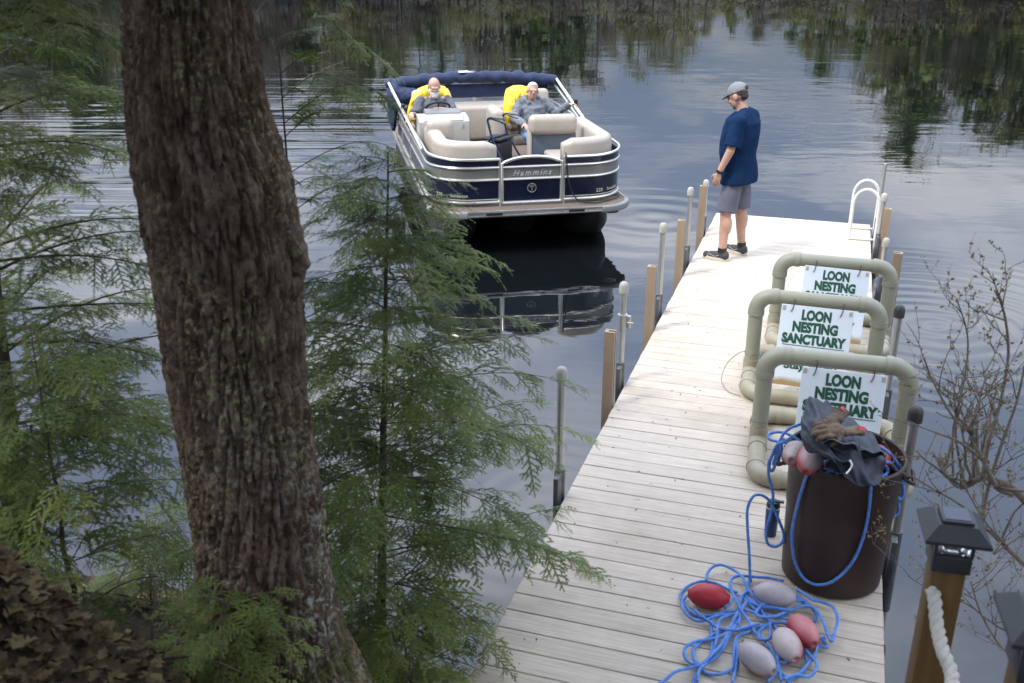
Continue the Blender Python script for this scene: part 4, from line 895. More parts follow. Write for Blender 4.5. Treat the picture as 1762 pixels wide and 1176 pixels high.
# folded bimini top
bt = MB(); n = 40
P_ = []; rs_ = []
for k in range(n + 1):
    x = -1.43 + 2.86 * k / n; P_.append((x, 5.0 + .02 * math.sin(k * .9), 1.46 + .10 * (1 - (x / 1.43) ** 2) + .012 * math.sin(k * 1.7))); rs_.append((.092 + .010 * math.sin(k * 2.3) + .007 * math.sin(k * 5.1)) * (1 if 0 < k < n else .55))
bt = bt.tube(P_, rs_, 16).build('bimini_canvas', M['canvas'], boat, ang=0)
MB().box((0, 5.08, 1.33), (2.55, .06, .22), bev=.02).build('bimini_boot', M['canvas'], boat)
mb = MB(); mb.ell((-1.30, 5.0, 1.28), (.13, .26, .26)); mb.ell((-1.33, 5.15, 1.05), (.07, .30, .36)); mb.ell((-1.12, 4.9, 1.30), (.25, .18, .14)); me = remesh(mb, .02, 3, 'hang'); wrinkle(me, .02, 9); mesh_obj('bimini_canvas', me, M['canvas'], boat, ang=0)
MB().box((-.12, 4.95, 1.648), (.26, .07, .012), Euler((R(12), 0, 0))).build('sewn_label', M['white_alu'], bt, smooth=False)
for s in (-1, 1):
    MB().box((0, 0, 0), (.001, .001, .001)) 
    st = MB(); a0, a1 = Vector((s * 1.385, 4.93, 1.50)), Vector((s * 1.255, 2.55 if s > 0 else 1.3, 1.20 if s > 0 else 1.12)); st.tube([a0, a1], .021, 8); st.build('bimini_strut', M['white_alu'], boat)
    a0, a1 = Vector((s * 1.36, 4.93, 1.40)), Vector((s * 1.255, 3.0 if s > 0 else 2.4, 1.19)); MB().tube([a0, a1], .018, 8).build('bimini_strut', M['rail'], boat)
    MB().tube([(s * 1.30, 3.75, 1.34), (s * 1.255, 3.75, 1.15)], .014, 8).build('bimini_brace', M['rail'], boat)
    mb = MB(); mb.box((s * 1.31, 3.35, 1.34), (.05, .08, .12), bev=.01); mb.build('strut_clip', M['blackp'], boat)
# black mooring line over the gate post
ml = MB().tube([BORG + BE * x + BQ * y + Vector((0, 0, z)) for x, y, z in spl([(.43, .40, 1.19), (.425, .33, 1.15), (.44, .335, .98), (.47, .33, .80), (.53, .32, .66), (.62, .28, .59), (.78, .25, .578), (.95, .33, .578), (1.08, .42, .58), (1.17, .50, .60), (1.12, .55, .59), (1.16, .62, .585)], 6)], .009, 6)
tag(ml.build('mooring_line', M['blackp']), 'black line hung over the gate post onto the bow deck', 'rope')

# ------------------------------------------------------------------ people
M['skin'] = pm('skin', (.45, .28, .205), .55, vs=9, var=.12, sss=.1); M['skinr'] = pm('ruddy_skin', (.46, .275, .20), .55, vs=9, var=.14, sss=.1)
M['tee'] = pm('navy_tee', (.006, .023, .068), .95, spec=.12, vs=6, var=.12, bump=.2, bs=9, bdist=.02); M['shorts'] = pm('grey_shorts', (.105, .11, .145), .8, vs=8, var=.1)
M['greytee'] = pm('grey_tee', (.095, .10, .115), .85, vs=8, var=.12); M['hoodie'] = pm('heather_hoodie', (.155, .165, .185), .9, vs=60, var=.25); M['jeans'] = pm('pale_denim', (.22, .33, .50), .85, vs=20, var=.15)
M['white_hair'] = pm('white_hair', (.60, .59, .56), .8, vs=60, var=.15, bump=.5, bs=120); M['dark_hair'] = pm('dark_hair', (.035, .028, .024), .75, vs=60, var=.3, bump=.5, bs=120)
M['capg'] = pm('cap_twill', (.19, .197, .205), .9, vs=30, var=.12); M['shoe'] = pm('grey_mesh_shoe', (.05, .05, .052), .8, vs=60, var=.25, bump=.3, bs=200); M['sole'] = pm('foam_sole', (.55, .50, .42), .7); M['eye'] = pm('eye_dark', (.05, .028, .022), .4)  # eye: plain dark brown shared by eyes and mouth
M['yellow'] = pm('yellow_oilskin', (.72, .47, .008), .45, vs=5, var=.1)
def head(mb, c, Rm, sc=1.0):
    c = Vector(c); P = lambda x, y, z: c + Rm @ Vector((x * sc, y * sc, z * sc)); E = lambda p, r_: mb.ell(P(*p), tuple(q * sc for q in r_), Rm)
    E((0, -.008, .022), (.076, .096, .094)); E((0, .022, -.05), (.060, .070, .066)); E((0, .062, -.088), (.03, .026, .024)); E((0, .087, .012), (.05, .018, .014))
    E((0, .098, -.022), (.0135, .022, .020)); E((0, .09, .0), (.009, .014, .025)); E((0, .084, -.058), (.026, .014, .012))
    for s in (-1, 1): E((s * .079, -.008, -.012), (.011, .021, .032)); E((s * .034, .074, -.03), (.022, .018, .02))
def hand(mb, wr, d, pn, curl=.5, sc=1., side=1):
    wr, d = Vector(wr), Vector(d).normalized(); pn = Vector(pn); s = d.cross(pn).normalized() * side; pn = s.cross(d) * side; P = lambda a, b, h: wr + (d * a + s * b + pn * h) * sc
    mb.ell(P(.05, 0, 0), (.050 * sc, .040 * sc, .016 * sc), Matrix((d, s, pn)).transposed()); mb.tube([P(-.02, 0, 0), P(.03, 0, 0)], [.027 * sc, .03 * sc], 8, flat=.7)
    for i in range(4):
        o = (-.030 + .020 * i); l = (.062, .074, .070, .054)[i]; k1, k2 = curl * .6, curl * 1.3
        a = P(.085, o, 0); b = P(.085 + l * .5 * math.cos(k1), o, l * .5 * math.sin(k1)); e = P(.085 + l * .5 * math.cos(k1) + l * .5 * math.cos(k2), o, l * .5 * math.sin(k1) + l * .5 * math.sin(k2))
        mb.tube([a, b, e], [.0098 * sc, .009 * sc, .0078 * sc], 8); mb.ell(e, .0078 * sc, nu=8, nv=6)
    a, b, e = P(.02, -.036, .004), P(.05, -.056, .014), P(.078, -.058, .026); mb.tube([a, b, e], [.0125 * sc, .011 * sc, .009 * sc], 8); mb.ell(e, .009 * sc, nu=8, nv=6)
def limb(mb, a, b, c, r0, r1, r2, r3): mb.cap2(a, b, r0, r1); mb.cap2(b, c, r2, r3)
def figure(j, hands, voxel, headrot, fat=1.0, nm='body'):
    mb = MB(); V_ = {k: Vector(v) for k, v in j.items()}
    mb.ell(V_['pelvis'], (.155 * fat, .115 * fat, .12)); mb.cap2(V_['pelvis'], V_['chest'], .118 * fat, .125 * fat); mb.ell(V_['chest'], (.165, .118 * fat, .17)); mb.ell(V_['belly'], (.15 * fat, .125 * fat, .15))
    mb.cap2(V_['sl'], V_['sr'], .052, .052); mb.cap2((V_['sl'] + V_['sr']) / 2, V_['neck'], .075, .058); mb.cap2(V_['neck'], V_['head'], .056, .056)
    head(mb, V_['head'], headrot, 1.06)
    for s in 'lr':
        limb(mb, V_['s' + s], V_['e' + s], V_['w' + s], .050, .042, .043, .028); d, pn, cu, sd = hands[s]; hand(mb, V_['w' + s], d, pn, cu, 1, sd)
        limb(mb, V_['h' + s], V_['k' + s], V_['a' + s], .09, .060, .060, .040); kk, aa = V_['k' + s], V_['a' + s]; mb.ell(kk.lerp(aa, .30) + Vector((0, -.016, 0)), (.058, .060, .12))
        f0 = V_['a' + s]; f1 = V_['t' + s]; mb.cap2(f0 + Vector((0, 0, -.035)), f1, .042, .03); mb.ell(f0 + (f0 - f1).normalized() * .03 + Vector((0, 0, -.045)), .036)
    me = remesh(mb, voxel, 4, nm); return me
def person(label, loc, rz, me, skin):
    t = thing('person', label, 'person', loc, rz); b = mesh_obj('body', me, skin, t, ang=0); return t
def facebits(t, c, Rm, brow='dark_hair'):
    c = Vector(c); mb = MB()
    for s in (-1, 1): mb.ell(c + Rm @ Vector((s * .032, .079, .002)), (.015, .010, .006), Rm, 8, 6)
    mb.build('eyes', M['eye'], t); mb = MB()
    for s in (-1, 1): mb.ell(c + Rm @ Vector((s * .034, .090, .023)), (.018, .005, .0035), Rm, 8, 6)
    mb.build('eyebrows', M[brow], t); MB().ell(c + Rm @ Vector((0, .092, -.063)), (.022, .008, .004), Rm, 8, 6).build('mouth', M['eye'], t)
def cloth(mb, voxel, amp, sc, nm, mat, t, st=(1, 1, 1)): me = remesh(mb, voxel, 4, nm); wrinkle(me, amp, sc, st); return mesh_obj(nm, me, mat, t, ang=0)

# man standing on the dock (local: +y is where he faces, -x his left)
mid = (W(.295, 10.08) + W(.468, 10.354)) / 2
Rh = Euler((R(-24), 0, R(-6))).to_matrix()
j = dict(pelvis=(0, -.01, .95), belly=(0, .045, 1.08), chest=(0, 0, 1.30), sl=(-.185, -.02, 1.425), sr=(.185, -.02, 1.425), neck=(0, .012, 1.52), head=(0, .072, 1.652),
         el=(-.262, .005, 1.155), wl=(-.272, .105, .925), er=(.262, .005, 1.155), wr=(.262, .09, .925),
         hl=(-.095, 0, .90), hr=(.095, 0, .90), kl=(-.125, .05, .50), kr=(.12, -.01, .50), al=(-.155, .045, .09), ar=(.155, -.045, .09), tl=(-.155, .21, .035), tr=(.20, .10, .035))
hands = dict(l=((.06, .18, -1), (1, .25, .1), .5, 1), r=((-.06, .18, -1), (-1, .25, .1), .5, -1))
man = person('standing man in navy t-shirt, grey shorts and grey cap, watching the boat', mid, R(57), figure(j, hands, .0075, Rh, 1.12), M['skinr'])
mb = MB(); mb.ell((0, .0, .95), (.185, .15, .16)); mb.tube([(0, .0, .80), (0, .01, .95), (0, .03, 1.1), (0, .005, 1.3), (0, -.005, 1.42), (0, -.01, 1.50)], [.190, .187, .186, .188, .166, .094], 28, flat=1.15); mb.ell((0, .055, 1.07), (.165, .135, .17)); mb.ell((0, -.03, 1.34), (.185, .125, .16)); [mb.cap2((s_ * .15, -.025, 1.425), (s_ * .03, -.025, 1.475), .072, .075) for s_ in (-1, 1)]
for s, e in (('l', 'el'), ('r', 'er')):
    a, b = Vector(j['s' + s]), Vector(j[e]); mb.ell(a, .082); mb.tube([a, a.lerp(b, .5), a.lerp(b, .86)], [.080, .078, .088], 16)
ts = cloth(mb, .009, .013, 6, 'tshirt', M['tee'], man, (1, 1, .55)); wrinkle(ts.data, .007, 15, (1, 1, .35))
mb = MB(); mb.ell((0, 0, .88), (.165, .13, .12))
for s in 'lr':
    a, b = Vector(j['h' + s]), Vector(j['k' + s]); mb.tube([a + Vector((0, 0, .04)), a.lerp(b, .45), a.lerp(b, .96)], [.092, .100, .106], 18)
so_ = cloth(mb, .009, .009, 9, 'shorts', M['shorts'], man, (1, 1, .4)); wrinkle(so_.data, .005, 20, (1, 1, .3))
for s in 'lr':
    a, tt = Vector(j['a' + s]), Vector(j['t' + s]); d = (tt - a); d.z = 0; d.normalize(); mb = MB()
    base = Vector((a.x, a.y, 0))
    mb.ell(base - d * .035 + Vector((0, 0, .055)), (.042, .042, .05)); mb.cap2(base - d * .03 + Vector((0, 0, .06)), base + d * .12 + Vector((0, 0, .045)), .046, .038); mb.ell(base + d * .17 + Vector((0, 0, .038)), .037); mb.cap2(base + Vector((0, 0, .06)), base + Vector((0, 0, .105)), .046, .045, False)
    me = remesh(mb, .006, 3, 'shoe'); sh = mesh_obj('shoe', me, M['shoe'], man, ang=0)
    sd_ = Vector((-d.y, d.x, 0)); ol = []
    for q in np.linspace(0, 6.283, 29)[:-1]: ol.append((base + d * (.062 + .142 * math.cos(q)) + sd_ * ((.040 + .007 * math.cos(q)) * math.sin(q))))
    MB().prism([(p.x, p.y) for p in ol], lambda p, q, t: Vector((p, q, t)), .002, .032).build('sole', M['sole'], sh, ang=50)
    sd2 = sd_ if sd_.dot(Vector((-1, 0, 0))) > 0 else -sd_
    MB().tube(spl([base + d * .02 + sd2 * .046 + Vector((0, 0, .062)), base + d * .06 + sd2 * .049 + Vector((0, 0, .046)), base + d * .13 + sd2 * .040 + Vector((0, 0, .064))], 4), [.002, .008, .002], 6).build('side_mark', M['sole'], sh)
    MB().tube([a + Vector((0, 0, -.01)), a + Vector((0, .0, .045))], [.047, .046], 16).build('sock', M['blackp'], man)
wp = Vector(j['wl']); dv = (Vector(j['el']) - wp).normalized()
MB().tube([wp + dv * .005, wp + dv * .032], .034, 16).build('watch', M['blackp'], man)
hc = Vector(j['head']); facebits(man, hc, Rh)
mb = MB(); mb.ell(hc + Rh @ Vector((0, -.030, .012)), (.079, .080, .052), Rh); mb.ell(hc + Rh @ Vector((0, -.062, -.025)), (.060, .040, .040), Rh); mesh_obj('hair', remesh(mb, .008, 2, 'hair'), M['dark_hair'], man, ang=0)
cv = []; n = 26
for k in range(9):
    q = R(90 * k / 8)
    for i in range(n):
        a = 2 * math.pi * i / n; cv.append(hc + Rh @ Vector((.091 * math.cos(a) * math.cos(q), -.012 + .110 * math.sin(a) * math.cos(q), .035 + .098 * math.sin(q))))
mb = MB(); mb.add(cv, [(r_ * n + i, r_ * n + (i + 1) % n, (r_ + 1) * n + (i + 1) % n, (r_ + 1) * n + i) for r_ in range(8) for i in range(n)] + [tuple(range(n))[::-1]])
cp = mb.build('cap', M['capg'], man, ang=50)
br_ = [hc + Rh @ Vector((.086 * math.cos(a), .055 + .115 * math.sin(a), .043 - .018 * math.sin(a) + .0)) for a in np.linspace(R(8), R(172), 15)]
mb = MB(); mb.add(br_ + [p - Rh @ Vector((0, 0, .008)) for p in br_], [tuple(range(15)), tuple(range(29, 14, -1))] + [(i, i + 15, i + 16, i + 1) for i in range(14)] + [(14, 29, 15, 0)]); mb.build('brim', M['capg'], cp, ang=30)
MB().ell(hc + Rh @ Vector((0, -.012, .134)), (.008, .008, .005)).build('button', M['capg'], cp)
MB().ell(hc + Rh @ Vector((0, -.116, .048)), (.034, .008, .022), Rh).build('strap_gap', M['dark_hair'], cp)

def seated(x, y, seatz, j, hands, label, fat, headrot, lean=0):
    p = BORG + BE * x + BQ * y
    return person(label, (p.x, p.y, DZ), BA + math.pi, figure(j, hands, .010, headrot, fat), M['skinr'])
Rd = Euler((R(-14), 0, R(0))).to_matrix()
j1 = dict(pelvis=(0, 0, .50), belly=(0, .05, .65), chest=(0, .05, .84), sl=(-.19, .07, .97), sr=(.19, .07, .97), neck=(0, .10, 1.05), head=(0, .15, 1.17),
          el=(-.24, .28, .84), wl=(-.02, .38, .90), er=(.29, .24, .80), wr=(.36, .50, .86), hl=(-.1, .05, .50), hr=(.1, .05, .50), kl=(-.14, .46, .52), kr=(.14, .46, .52), al=(-.14, .52, .1), ar=(.14, .52, .1), tl=(-.15, .66, .035), tr=(.15, .66, .035))
drv = seated(-.92, 2.80, 0, j1, dict(l=((.55, .6, .15), (.2, .3, -1), .9, 1), r=((.15, 1, -.1), (0, 0, -1), .5, 1)), 'bald bearded man in a grey t-shirt steering the boat', 1.15, Rd)
hc = Vector(j1['head']); facebits(drv, hc, Rd, 'white_hair')
mb = MB(); mb.ell(hc + Rd @ Vector((0, .048, -.078)), (.064, .066, .050), Rd); mb.ell(hc + Rd @ Vector((0, .085, -.105)), (.044, .036, .042), Rd)
for s in (-1, 1): mb.ell(hc + Rd @ Vector((s * .06, .02, -.05)), (.018, .045, .045), Rd)
mb.ell(hc + Rd @ Vector((0, .094, -.044)), (.032, .012, .010), Rd); mesh_obj('beard', remesh(mb, .007, 2, 'beard'), M['white_hair'], drv, ang=0)
mb = MB(); mb.ell((0, 0, .52), (.2, .16, .13)); mb.tube([(0, .0, .45), (0, .03, .6), (0, .05, .8), (0, .06, .94), (0, .085, 1.03)], [.175, .178, .175, .165, .08], 24, flat=1.2); mb.ell((0, .07, .66), (.18, .155, .16))
for s in 'lr':
    a, b = Vector(j1['s' + s]), Vector(j1['e' + s]); mb.ell(a, .074); mb.tube([a, a.lerp(b, .5), a.lerp(b, .95)], [.076, .074, .080], 14)
ts = cloth(mb, .012, .014, 8, 'tshirt', M['greytee'], drv); wrinkle(ts.data, .010, 17)
mb = MB()
for s in 'lr': mb.cap2(j1['h' + s], j1['k' + s], .105, .085)
mb.ell((0, .02, .5), (.19, .15, .1)); cloth(mb, .014, .006, 8, 'shorts', M['shorts'], drv)
Rp = Euler((R(4), R(-5), R(-4))).to_matrix()
j2 = dict(pelvis=(0, 0, .42), belly=(0, .01, .55), chest=(0, -.03, .72), sl=(-.19, -.03, .84), sr=(.19, -.03, .84), neck=(-.0, -.01, .92), head=(0, .02, 1.03),
          el=(-.36, .02, .70), wl=(-.52, .16, .84), er=(.30, .12, .66), wr=(.20, .40, .62), hl=(-.1, .05, .42), hr=(.1, .05, .42), kl=(-.12, .46, .46), kr=(.12, .47, .46), al=(-.10, .56, .1), ar=(.10, .58, .1), tl=(-.1, .70, .035), tr=(.1, .72, .035))
pas = seated(.56, 3.0, 0, j2, dict(l=((-.7, .5, .1), (0, .4, -1), .9, 1), r=((-.2, .9, -.3), (0, -.3, -1), .6, 1)), 'white-haired man in a grey hooded jacket and glasses, seated in the boat', 1.1, Rp)
hc = Vector(j2['head']); facebits(pas, hc, Rp, 'white_hair')
mb = MB(); mb.ell(hc + Rp @ Vector((0, -.022, .045)), (.081, .092, .082), Rp); mb.ell(hc + Rp @ Vector((0, .03, .09)), (.06, .05, .035), Rp); mesh_obj('hair', remesh(mb, .008, 2, 'hair'), M['white_hair'], pas, ang=0)
mb = MB()
for s in (-1, 1): mb.tube([hc + Rp @ Vector((s * .034 + .026 * math.cos(q), .098, -.002 + .018 * math.sin(q))) for q in np.linspace(0, 6.283, 17)[:-1]], .0028, 5, closed=True); mb.tube([hc + Rp @ Vector((s * .06, .095, .0)), hc + Rp @ Vector((s * .083, .0, .0))], .0028, 5)
mb.build('glasses', M['blackp'], pas)
mb = MB(); mb.ell((0, 0, .44), (.19, .16, .12)); mb.tube([(0, 0, .38), (0, .0, .5), (0, -.02, .68), (0, -.03, .80), (0, -.02, .9)], [.17, .172, .172, .165, .085], 24, flat=1.2)
for s in 'lr':
    a, b, c = (Vector(j2[k + s]) for k in 'sew'); mb.cap2(a, b, .082, .068); mb.cap2(b, b.lerp(c, .9), .066, .050, True)
mb.tube([(-.10, .02, .90), (-.115, -.06, .91), (0, -.12, .91), (.115, -.06, .91), (.10, .02, .90), (.05, .09, .86)], [.04, .05, .055, .05, .04, .03], 10)
ts = cloth(mb, .011, .014, 9, 'hoodie', M['hoodie'], pas); wrinkle(ts.data, .012, 17)
mb = MB()
for s in 'lr': mb.cap2(j2['h' + s], j2['k' + s], .095, .075); mb.cap2(j2['k' + s], Vector(j2['k' + s]).lerp(Vector(j2['a' + s]), .55), .074, .066)
mb.ell((0, .02, .42), (.18, .14, .1)); cloth(mb, .013, .006, 9, 'jeans', M['jeans'], pas)
for s in 'lr':
    a, tt = Vector(j2['a' + s]), Vector(j2['t' + s]); mb = MB(); mb.cap2((a.x, a.y - .03, .05), (tt.x, tt.y, .045), .05, .043); mesh_obj('shoe', remesh(mb, .012, 2, 'shoe'), M['white_alu'], pas, ang=0)

def cloth_patch(name, ctrl, mat, amp, sc, thick, label, cat, group=None, ref=None, seed=0):
    rows_ = [spl([at(*q) for q in r_], 8) for r_ in ctrl]; cols = [spl([r_[i] for r_ in rows_], 8) for i in range(len(rows_[0]))]; nu, nv = len(cols), len(cols[0]); top = []
    for i in range(nu):
        for j_ in range(nv):
            p = cols[i][j_]; d = amp * (noise.noise(Vector((i * sc, j_ * sc * .35, seed))) + .6 * abs(noise.noise(Vector((i * sc * 2.4, j_ * sc * .7, seed + 4)))) * 2 - .4)
            top.append(p + Vector((.2 * d, -d, .4 * d)))
    nn = nu * nv; bot = [p + Vector((0, thick, -thick * .4)) for p in top]; F = [(i * nv + k, (i + 1) * nv + k, (i + 1) * nv + k + 1, i * nv + k + 1) for i in range(nu - 1) for k in range(nv - 1)]
    edge = [i * nv for i in range(nu)] + [(nu - 1) * nv + k for k in range(1, nv)] + [i * nv + nv - 1 for i in range(nu - 2, -1, -1)] + [k for k in range(nv - 2, 0, -1)]
    mb = MB(); mb.add(top + bot, F + [tuple(x + nn for x in f[::-1]) for f in F] + [(edge[k], edge[(k + 1) % len(edge)], edge[(k + 1) % len(edge)] + nn, edge[k] + nn) for k in range(len(edge))])
    return tag(mb.build(name, mat, ang=0), label, cat, group)
cloth_patch('raincoat', [[(871, 153, 15.12), (884, 147, 15.2), (900, 147, 15.2), (915, 153, 15.12)], [(868, 165, 15.0), (883, 158, 14.95), (899, 161, 14.98), (914, 166, 15.0)], [(866, 182, 14.9), (880, 176, 14.82), (893, 180, 14.9), (903, 177, 15.0)], [(864, 202, 14.85), (875, 200, 14.72), (885, 203, 14.8), (891, 197, 14.92)], [(863, 228, 14.8), (870, 231, 14.68), (876, 228, 14.75), (881, 216, 14.88)]],
            M['yellow'], .038, .28, .03, 'yellow raincoat hung over the passenger seat beside the man in glasses', 'raincoat', 'yellow raincoats in the boat', seed=1)
cloth_patch('raincoat', [[(718, 153, 14.88), (736, 146, 14.95), (757, 146, 14.95), (771, 153, 14.88)], [(709, 166, 14.60), (735, 154, 14.56), (758, 154, 14.56), (778, 169, 14.60)], [(702, 187, 14.52), (732, 175, 14.54), (760, 175, 14.54), (782, 185, 14.52)], [(697, 212, 14.46), (728, 204, 14.52), (762, 204, 14.52), (781, 202, 14.48)]],
            M['yellow'], .035, .28, .03, 'yellow raincoat hung over the helm seat behind the bearded man', 'raincoat', 'yellow raincoats in the boat', seed=3)

# wheeled walker
M['navytube'] = pm('navy_tube', (.012, .02, .07), .3, .4); M['grip'] = pm('grey_grip', (.16, .16, .17), .7); M['tin'] = pm('walker_fabric', (.016, .017, .02), .8)
wk_ = BORG + BE * -.10 + BQ * 1.95
wl = thing('walker', 'folding wheeled walker with navy frame and black seat, in the boat aisle', 'walker', (wk_.x, wk_.y, DZ), BA + R(48))
def wpart(nm, pts, r_, m, par=wl): return MB().tube(fillet(pts, .05, 4), r_, 8).build(nm, M[m], par)
for s in (-1, 1):
    wpart('side_frame', [(s * .25, -.28, .10), (s * .20, .02, .58), (s * .20, .10, .84), (s * .20, -.02, .86)], .014, 'navytube'); wpart('side_frame', [(s * .25, .33, .10), (s * .20, .02, .60)], .014, 'navytube')
    wpart('grip', [(s * .20, -.0, .86), (s * .20, -.16, .86)], .021, 'grip'); wpart('brake_lever', [(s * .20, .02, .83), (s * .20, -.15, .80)], .007, 'tin')
    for y in (-.28, .33):
        q = MB().tube([(s * .25 - .016, y, .075), (s * .25 + .016, y, .075)], .075, 18).build('wheel', M['blackp'], wl); MB().tube([(s * .25 - .02, y, .075), (s * .25 + .02, y, .075)], .03, 12).build('hub', M['grip'], q)
wpart('back_bar', [(-.20, .06, .72), (-.08, .18, .80), (.08, .18, .80), (.20, .06, .72)], .022, 'grip'); wpart('cross_bar', [(-.20, .02, .58), (.20, .02, .58)], .012, 'navytube')
MB().box((0, .06, .55), (.36, .30, .03), bev=.012).build('seat', M['tin'], wl); MB().box((0, .02, .38), (.34, .22, .26), bev=.03).build('pouch', M['tin'], wl)
# ------------------------------------------------------------------ big tree by the water
def bark_mat():
    m, t, b = newmat('rough_bark'); lk = t.links; co = tn(t, 'ShaderNodeTexCoord'); O_ = co.outputs['Object']
    def nz(sc, st=(1, 1, 1), det=6, d=0):
        mp = tn(t, 'ShaderNodeMapping'); mp.inputs['Scale'].default_value = st; lk.new(O_, mp.inputs[0]); n = tn(t, 'ShaderNodeTexNoise', Scale=sc, Detail=det, Distortion=d); lk.new(mp.outputs[0], n.inputs['Vector']); return n.outputs[0]
    def ramp(x, *st):
        r = tn(t, 'ShaderNodeValToRGB'); e = r.color_ramp.elements; e[0].position, e[0].color = st[0][0], (*st[0][1], 1); e[1].position, e[1].color = st[-1][0], (*st[-1][1], 1)
        for p, c in st[1:-1]: k = e.new(p); k.color = (*c, 1)
        lk.new(x, r.inputs[0]); return r.outputs[0]
    def mix(f, a, b_):
        m_ = tn(t, 'ShaderNodeMix', data_type='RGBA'); lk.new(f, m_.inputs[0]); lk.new(a, m_.inputs[6])
        if isinstance(b_, tuple): m_.inputs[7].default_value = (*b_, 1)
        else: lk.new(b_, m_.inputs[7])
        return m_.outputs[2]
    def mul(a, b_):
        q = tn(t, 'ShaderNodeMath', operation='MULTIPLY'); lk.new(a, q.inputs[0])
        if isinstance(b_, (int, float)): q.inputs[1].default_value = b_
        else: lk.new(b_, q.inputs[1])
        return q.outputs[0]
    def mr(x, a, b_, c=0, d=1):
        n = tn(t, 'ShaderNodeMapRange'); lk.new(x, n.inputs[0])
        for i, y in enumerate((a, b_, c, d)): n.inputs[i + 1].default_value = y
        return n.outputs[0]
    base = ramp(nz(22, (1, 1, .55)), (.28, (.046, .031, .021)), (.5, (.112, .078, .054)), (.75, (.19, .148, .112)))
    sp = tn(t, 'ShaderNodeSeparateXYZ'); lk.new(O_, sp.inputs[0]); Z = sp.outputs[2]
    yl = mul(mr(nz(4, (1, 1, .6), 3), .46, .60), mr(nz(58, (1, 1, 1), 4), .53, .60)); base = mix(yl, base, ramp(nz(60), (.3, (.17, .16, .07)), (.7, (.30, .29, .15))))
    low = mr(Z, 2.1, 1.3); gr = mul(mul(mr(nz(5, (1, 1, .7), 3), .42, .58), mr(nz(44, (1, 1, 1), 5), .52, .58)), mr(Z, 2.5, 1.5, .1, .75)); base = mix(gr, base, ramp(nz(50), (.3, (.25, .27, .23)), (.7, (.42, .45, .40))))
    ms = mul(mr(Z, 1.55, 1.2), mr(nz(7, (1, 1, .8), 4), .45, .58)); base = mix(ms, base, ramp(nz(70), (.3, (.03, .035, .008)), (.7, (.09, .085, .018))))
    lk.new(base, b.inputs['Base Color']); setb(b, Roughness=.88); b.inputs['Specular IOR Level'].default_value = .2
    ad = tn(t, 'ShaderNodeMath', operation='ADD'); lk.new(nz(32, (1, 1, .5)), ad.inputs[0]); lk.new(mul(nz(110), .5), ad.inputs[1])
    bu = tn(t, 'ShaderNodeBump', Strength=1.0, Distance=.016); lk.new(ad.outputs[0], bu.inputs['Height']); lk.new(bu.outputs[0], b.inputs['Normal']); return m
TY = 2.87; tab = []
for (y, xl, xr) in ((-60, 203, 424), (0, 213, 430), (80, 216, 440), (150, 219, 453), (220, 226, 468), (270, 232, 488), (310, 238, 502), (370, 248, 510), (430, 262, 520), (500, 272, 520), (600, 287, 521), (700, 302, 528), (800, 320, 545), (900, 334, 556), (1000, 342, 570), (1060, 350, 585), (1110, 356, 598), (1150, 352, 618), (1200, 345, 640)):
    a, b = at(xl, y, TY), at(xr, y, TY); tab.append(((a.z + b.z) / 2, (a.x + b.x) / 2, (b.x - a.x) / 2))
tab.sort(); tz = [q[0] for q in tab] + [6, 9, 12.5]; tx = [q[1] for q in tab] + [-.95, -1.0, -1.0]; trd = [q[2] for q in tab] + [.15, .10, .03]
tz = [tz[0] - .5] + tz; tx = [tx[0]] + tx; trd = [trd[0] * 1.35] + trd
zs = list(np.linspace(tz[0], 3.85, 430)) + list(np.linspace(3.9, 12.5, 60)); nt_ = 260; V = []
for z in zs:
    cx, r = float(np.interp(z, tz, tx)), float(np.interp(z, tz, trd)); flare = max(0, 1.5 - z)
    tw = .55 * max(0, 2.2 - z)                        # bark runs in a slant near the foot
    for k in range(nt_):
        q = 2 * math.pi * k / nt_; cq, sq = math.cos(q + tw), math.sin(q + tw)
        n1 = noise.noise(Vector((cq * 5.2, sq * 5.2, z * 1.1))); n4 = noise.noise(Vector((cq * 9, sq * 9, z * 6 + 3))); n3 = noise.noise(Vector((cq * 24, sq * 24, z * 9)))
        vd = noise.voronoi(Vector((cq * 6.4 + .35 * n4, sq * 6.4 + .35 * n1, z * 4.6 + .5 * n4)))[0]; ed = (vd[1] - vd[0])
        v2 = noise.voronoi(Vector((cq * 13, sq * 13, z * 17 + n4)))[0]; e2 = v2[1] - v2[0]
        fur = -.026 * max(0, 1 - ed / .16) ** 1.3 - .008 * max(0, 1 - e2 / .2)          # cracks between the bark plates
        d = .010 * n1 + fur + .010 * n3 + .005 * noise.noise(Vector((cq * 40, sq * 40, z * 30)))
        rr_ = r * (1 + flare * .14 * max(0, math.cos(3 * q + .6))) + d * min(1, r / .15)
        V.append((cx + rr_ * math.cos(q), TY + rr_ * math.sin(q), z))
nzr = len(zs); F = [(i * nt_ + k, i * nt_ + (k + 1) % nt_, (i + 1) * nt_ + (k + 1) % nt_, (i + 1) * nt_ + k) for i in range(nzr - 1) for k in range(nt_)]
big = thing('old_tree', 'thick rough-barked old tree trunk spotted with lichen at the water\'s edge', 'tree', (tx[1], TY, ground_z(tx[1], TY)))
bigoff = -Vector(big.location); BK = bark_mat()
def bp_(o): o.parent = big; o.matrix_parent_inverse = Matrix.Translation(bigoff); return o
bp_(mesh_obj('trunk', np_mesh('trunk', V, F), BK, ang=0))
mb = MB(); kc = at(532, 440, TY - .05); mb.ell(kc + Vector((-.032, 0, 0)), (.028, .045, .07)); mb.ell(kc + Vector((-.042, 0, .05)), (.028, .045, .055)); me = remesh(mb, .009, 3, 'knot'); wrinkle(me, .012, 26); bp_(mesh_obj('burl', me, BK, ang=0))

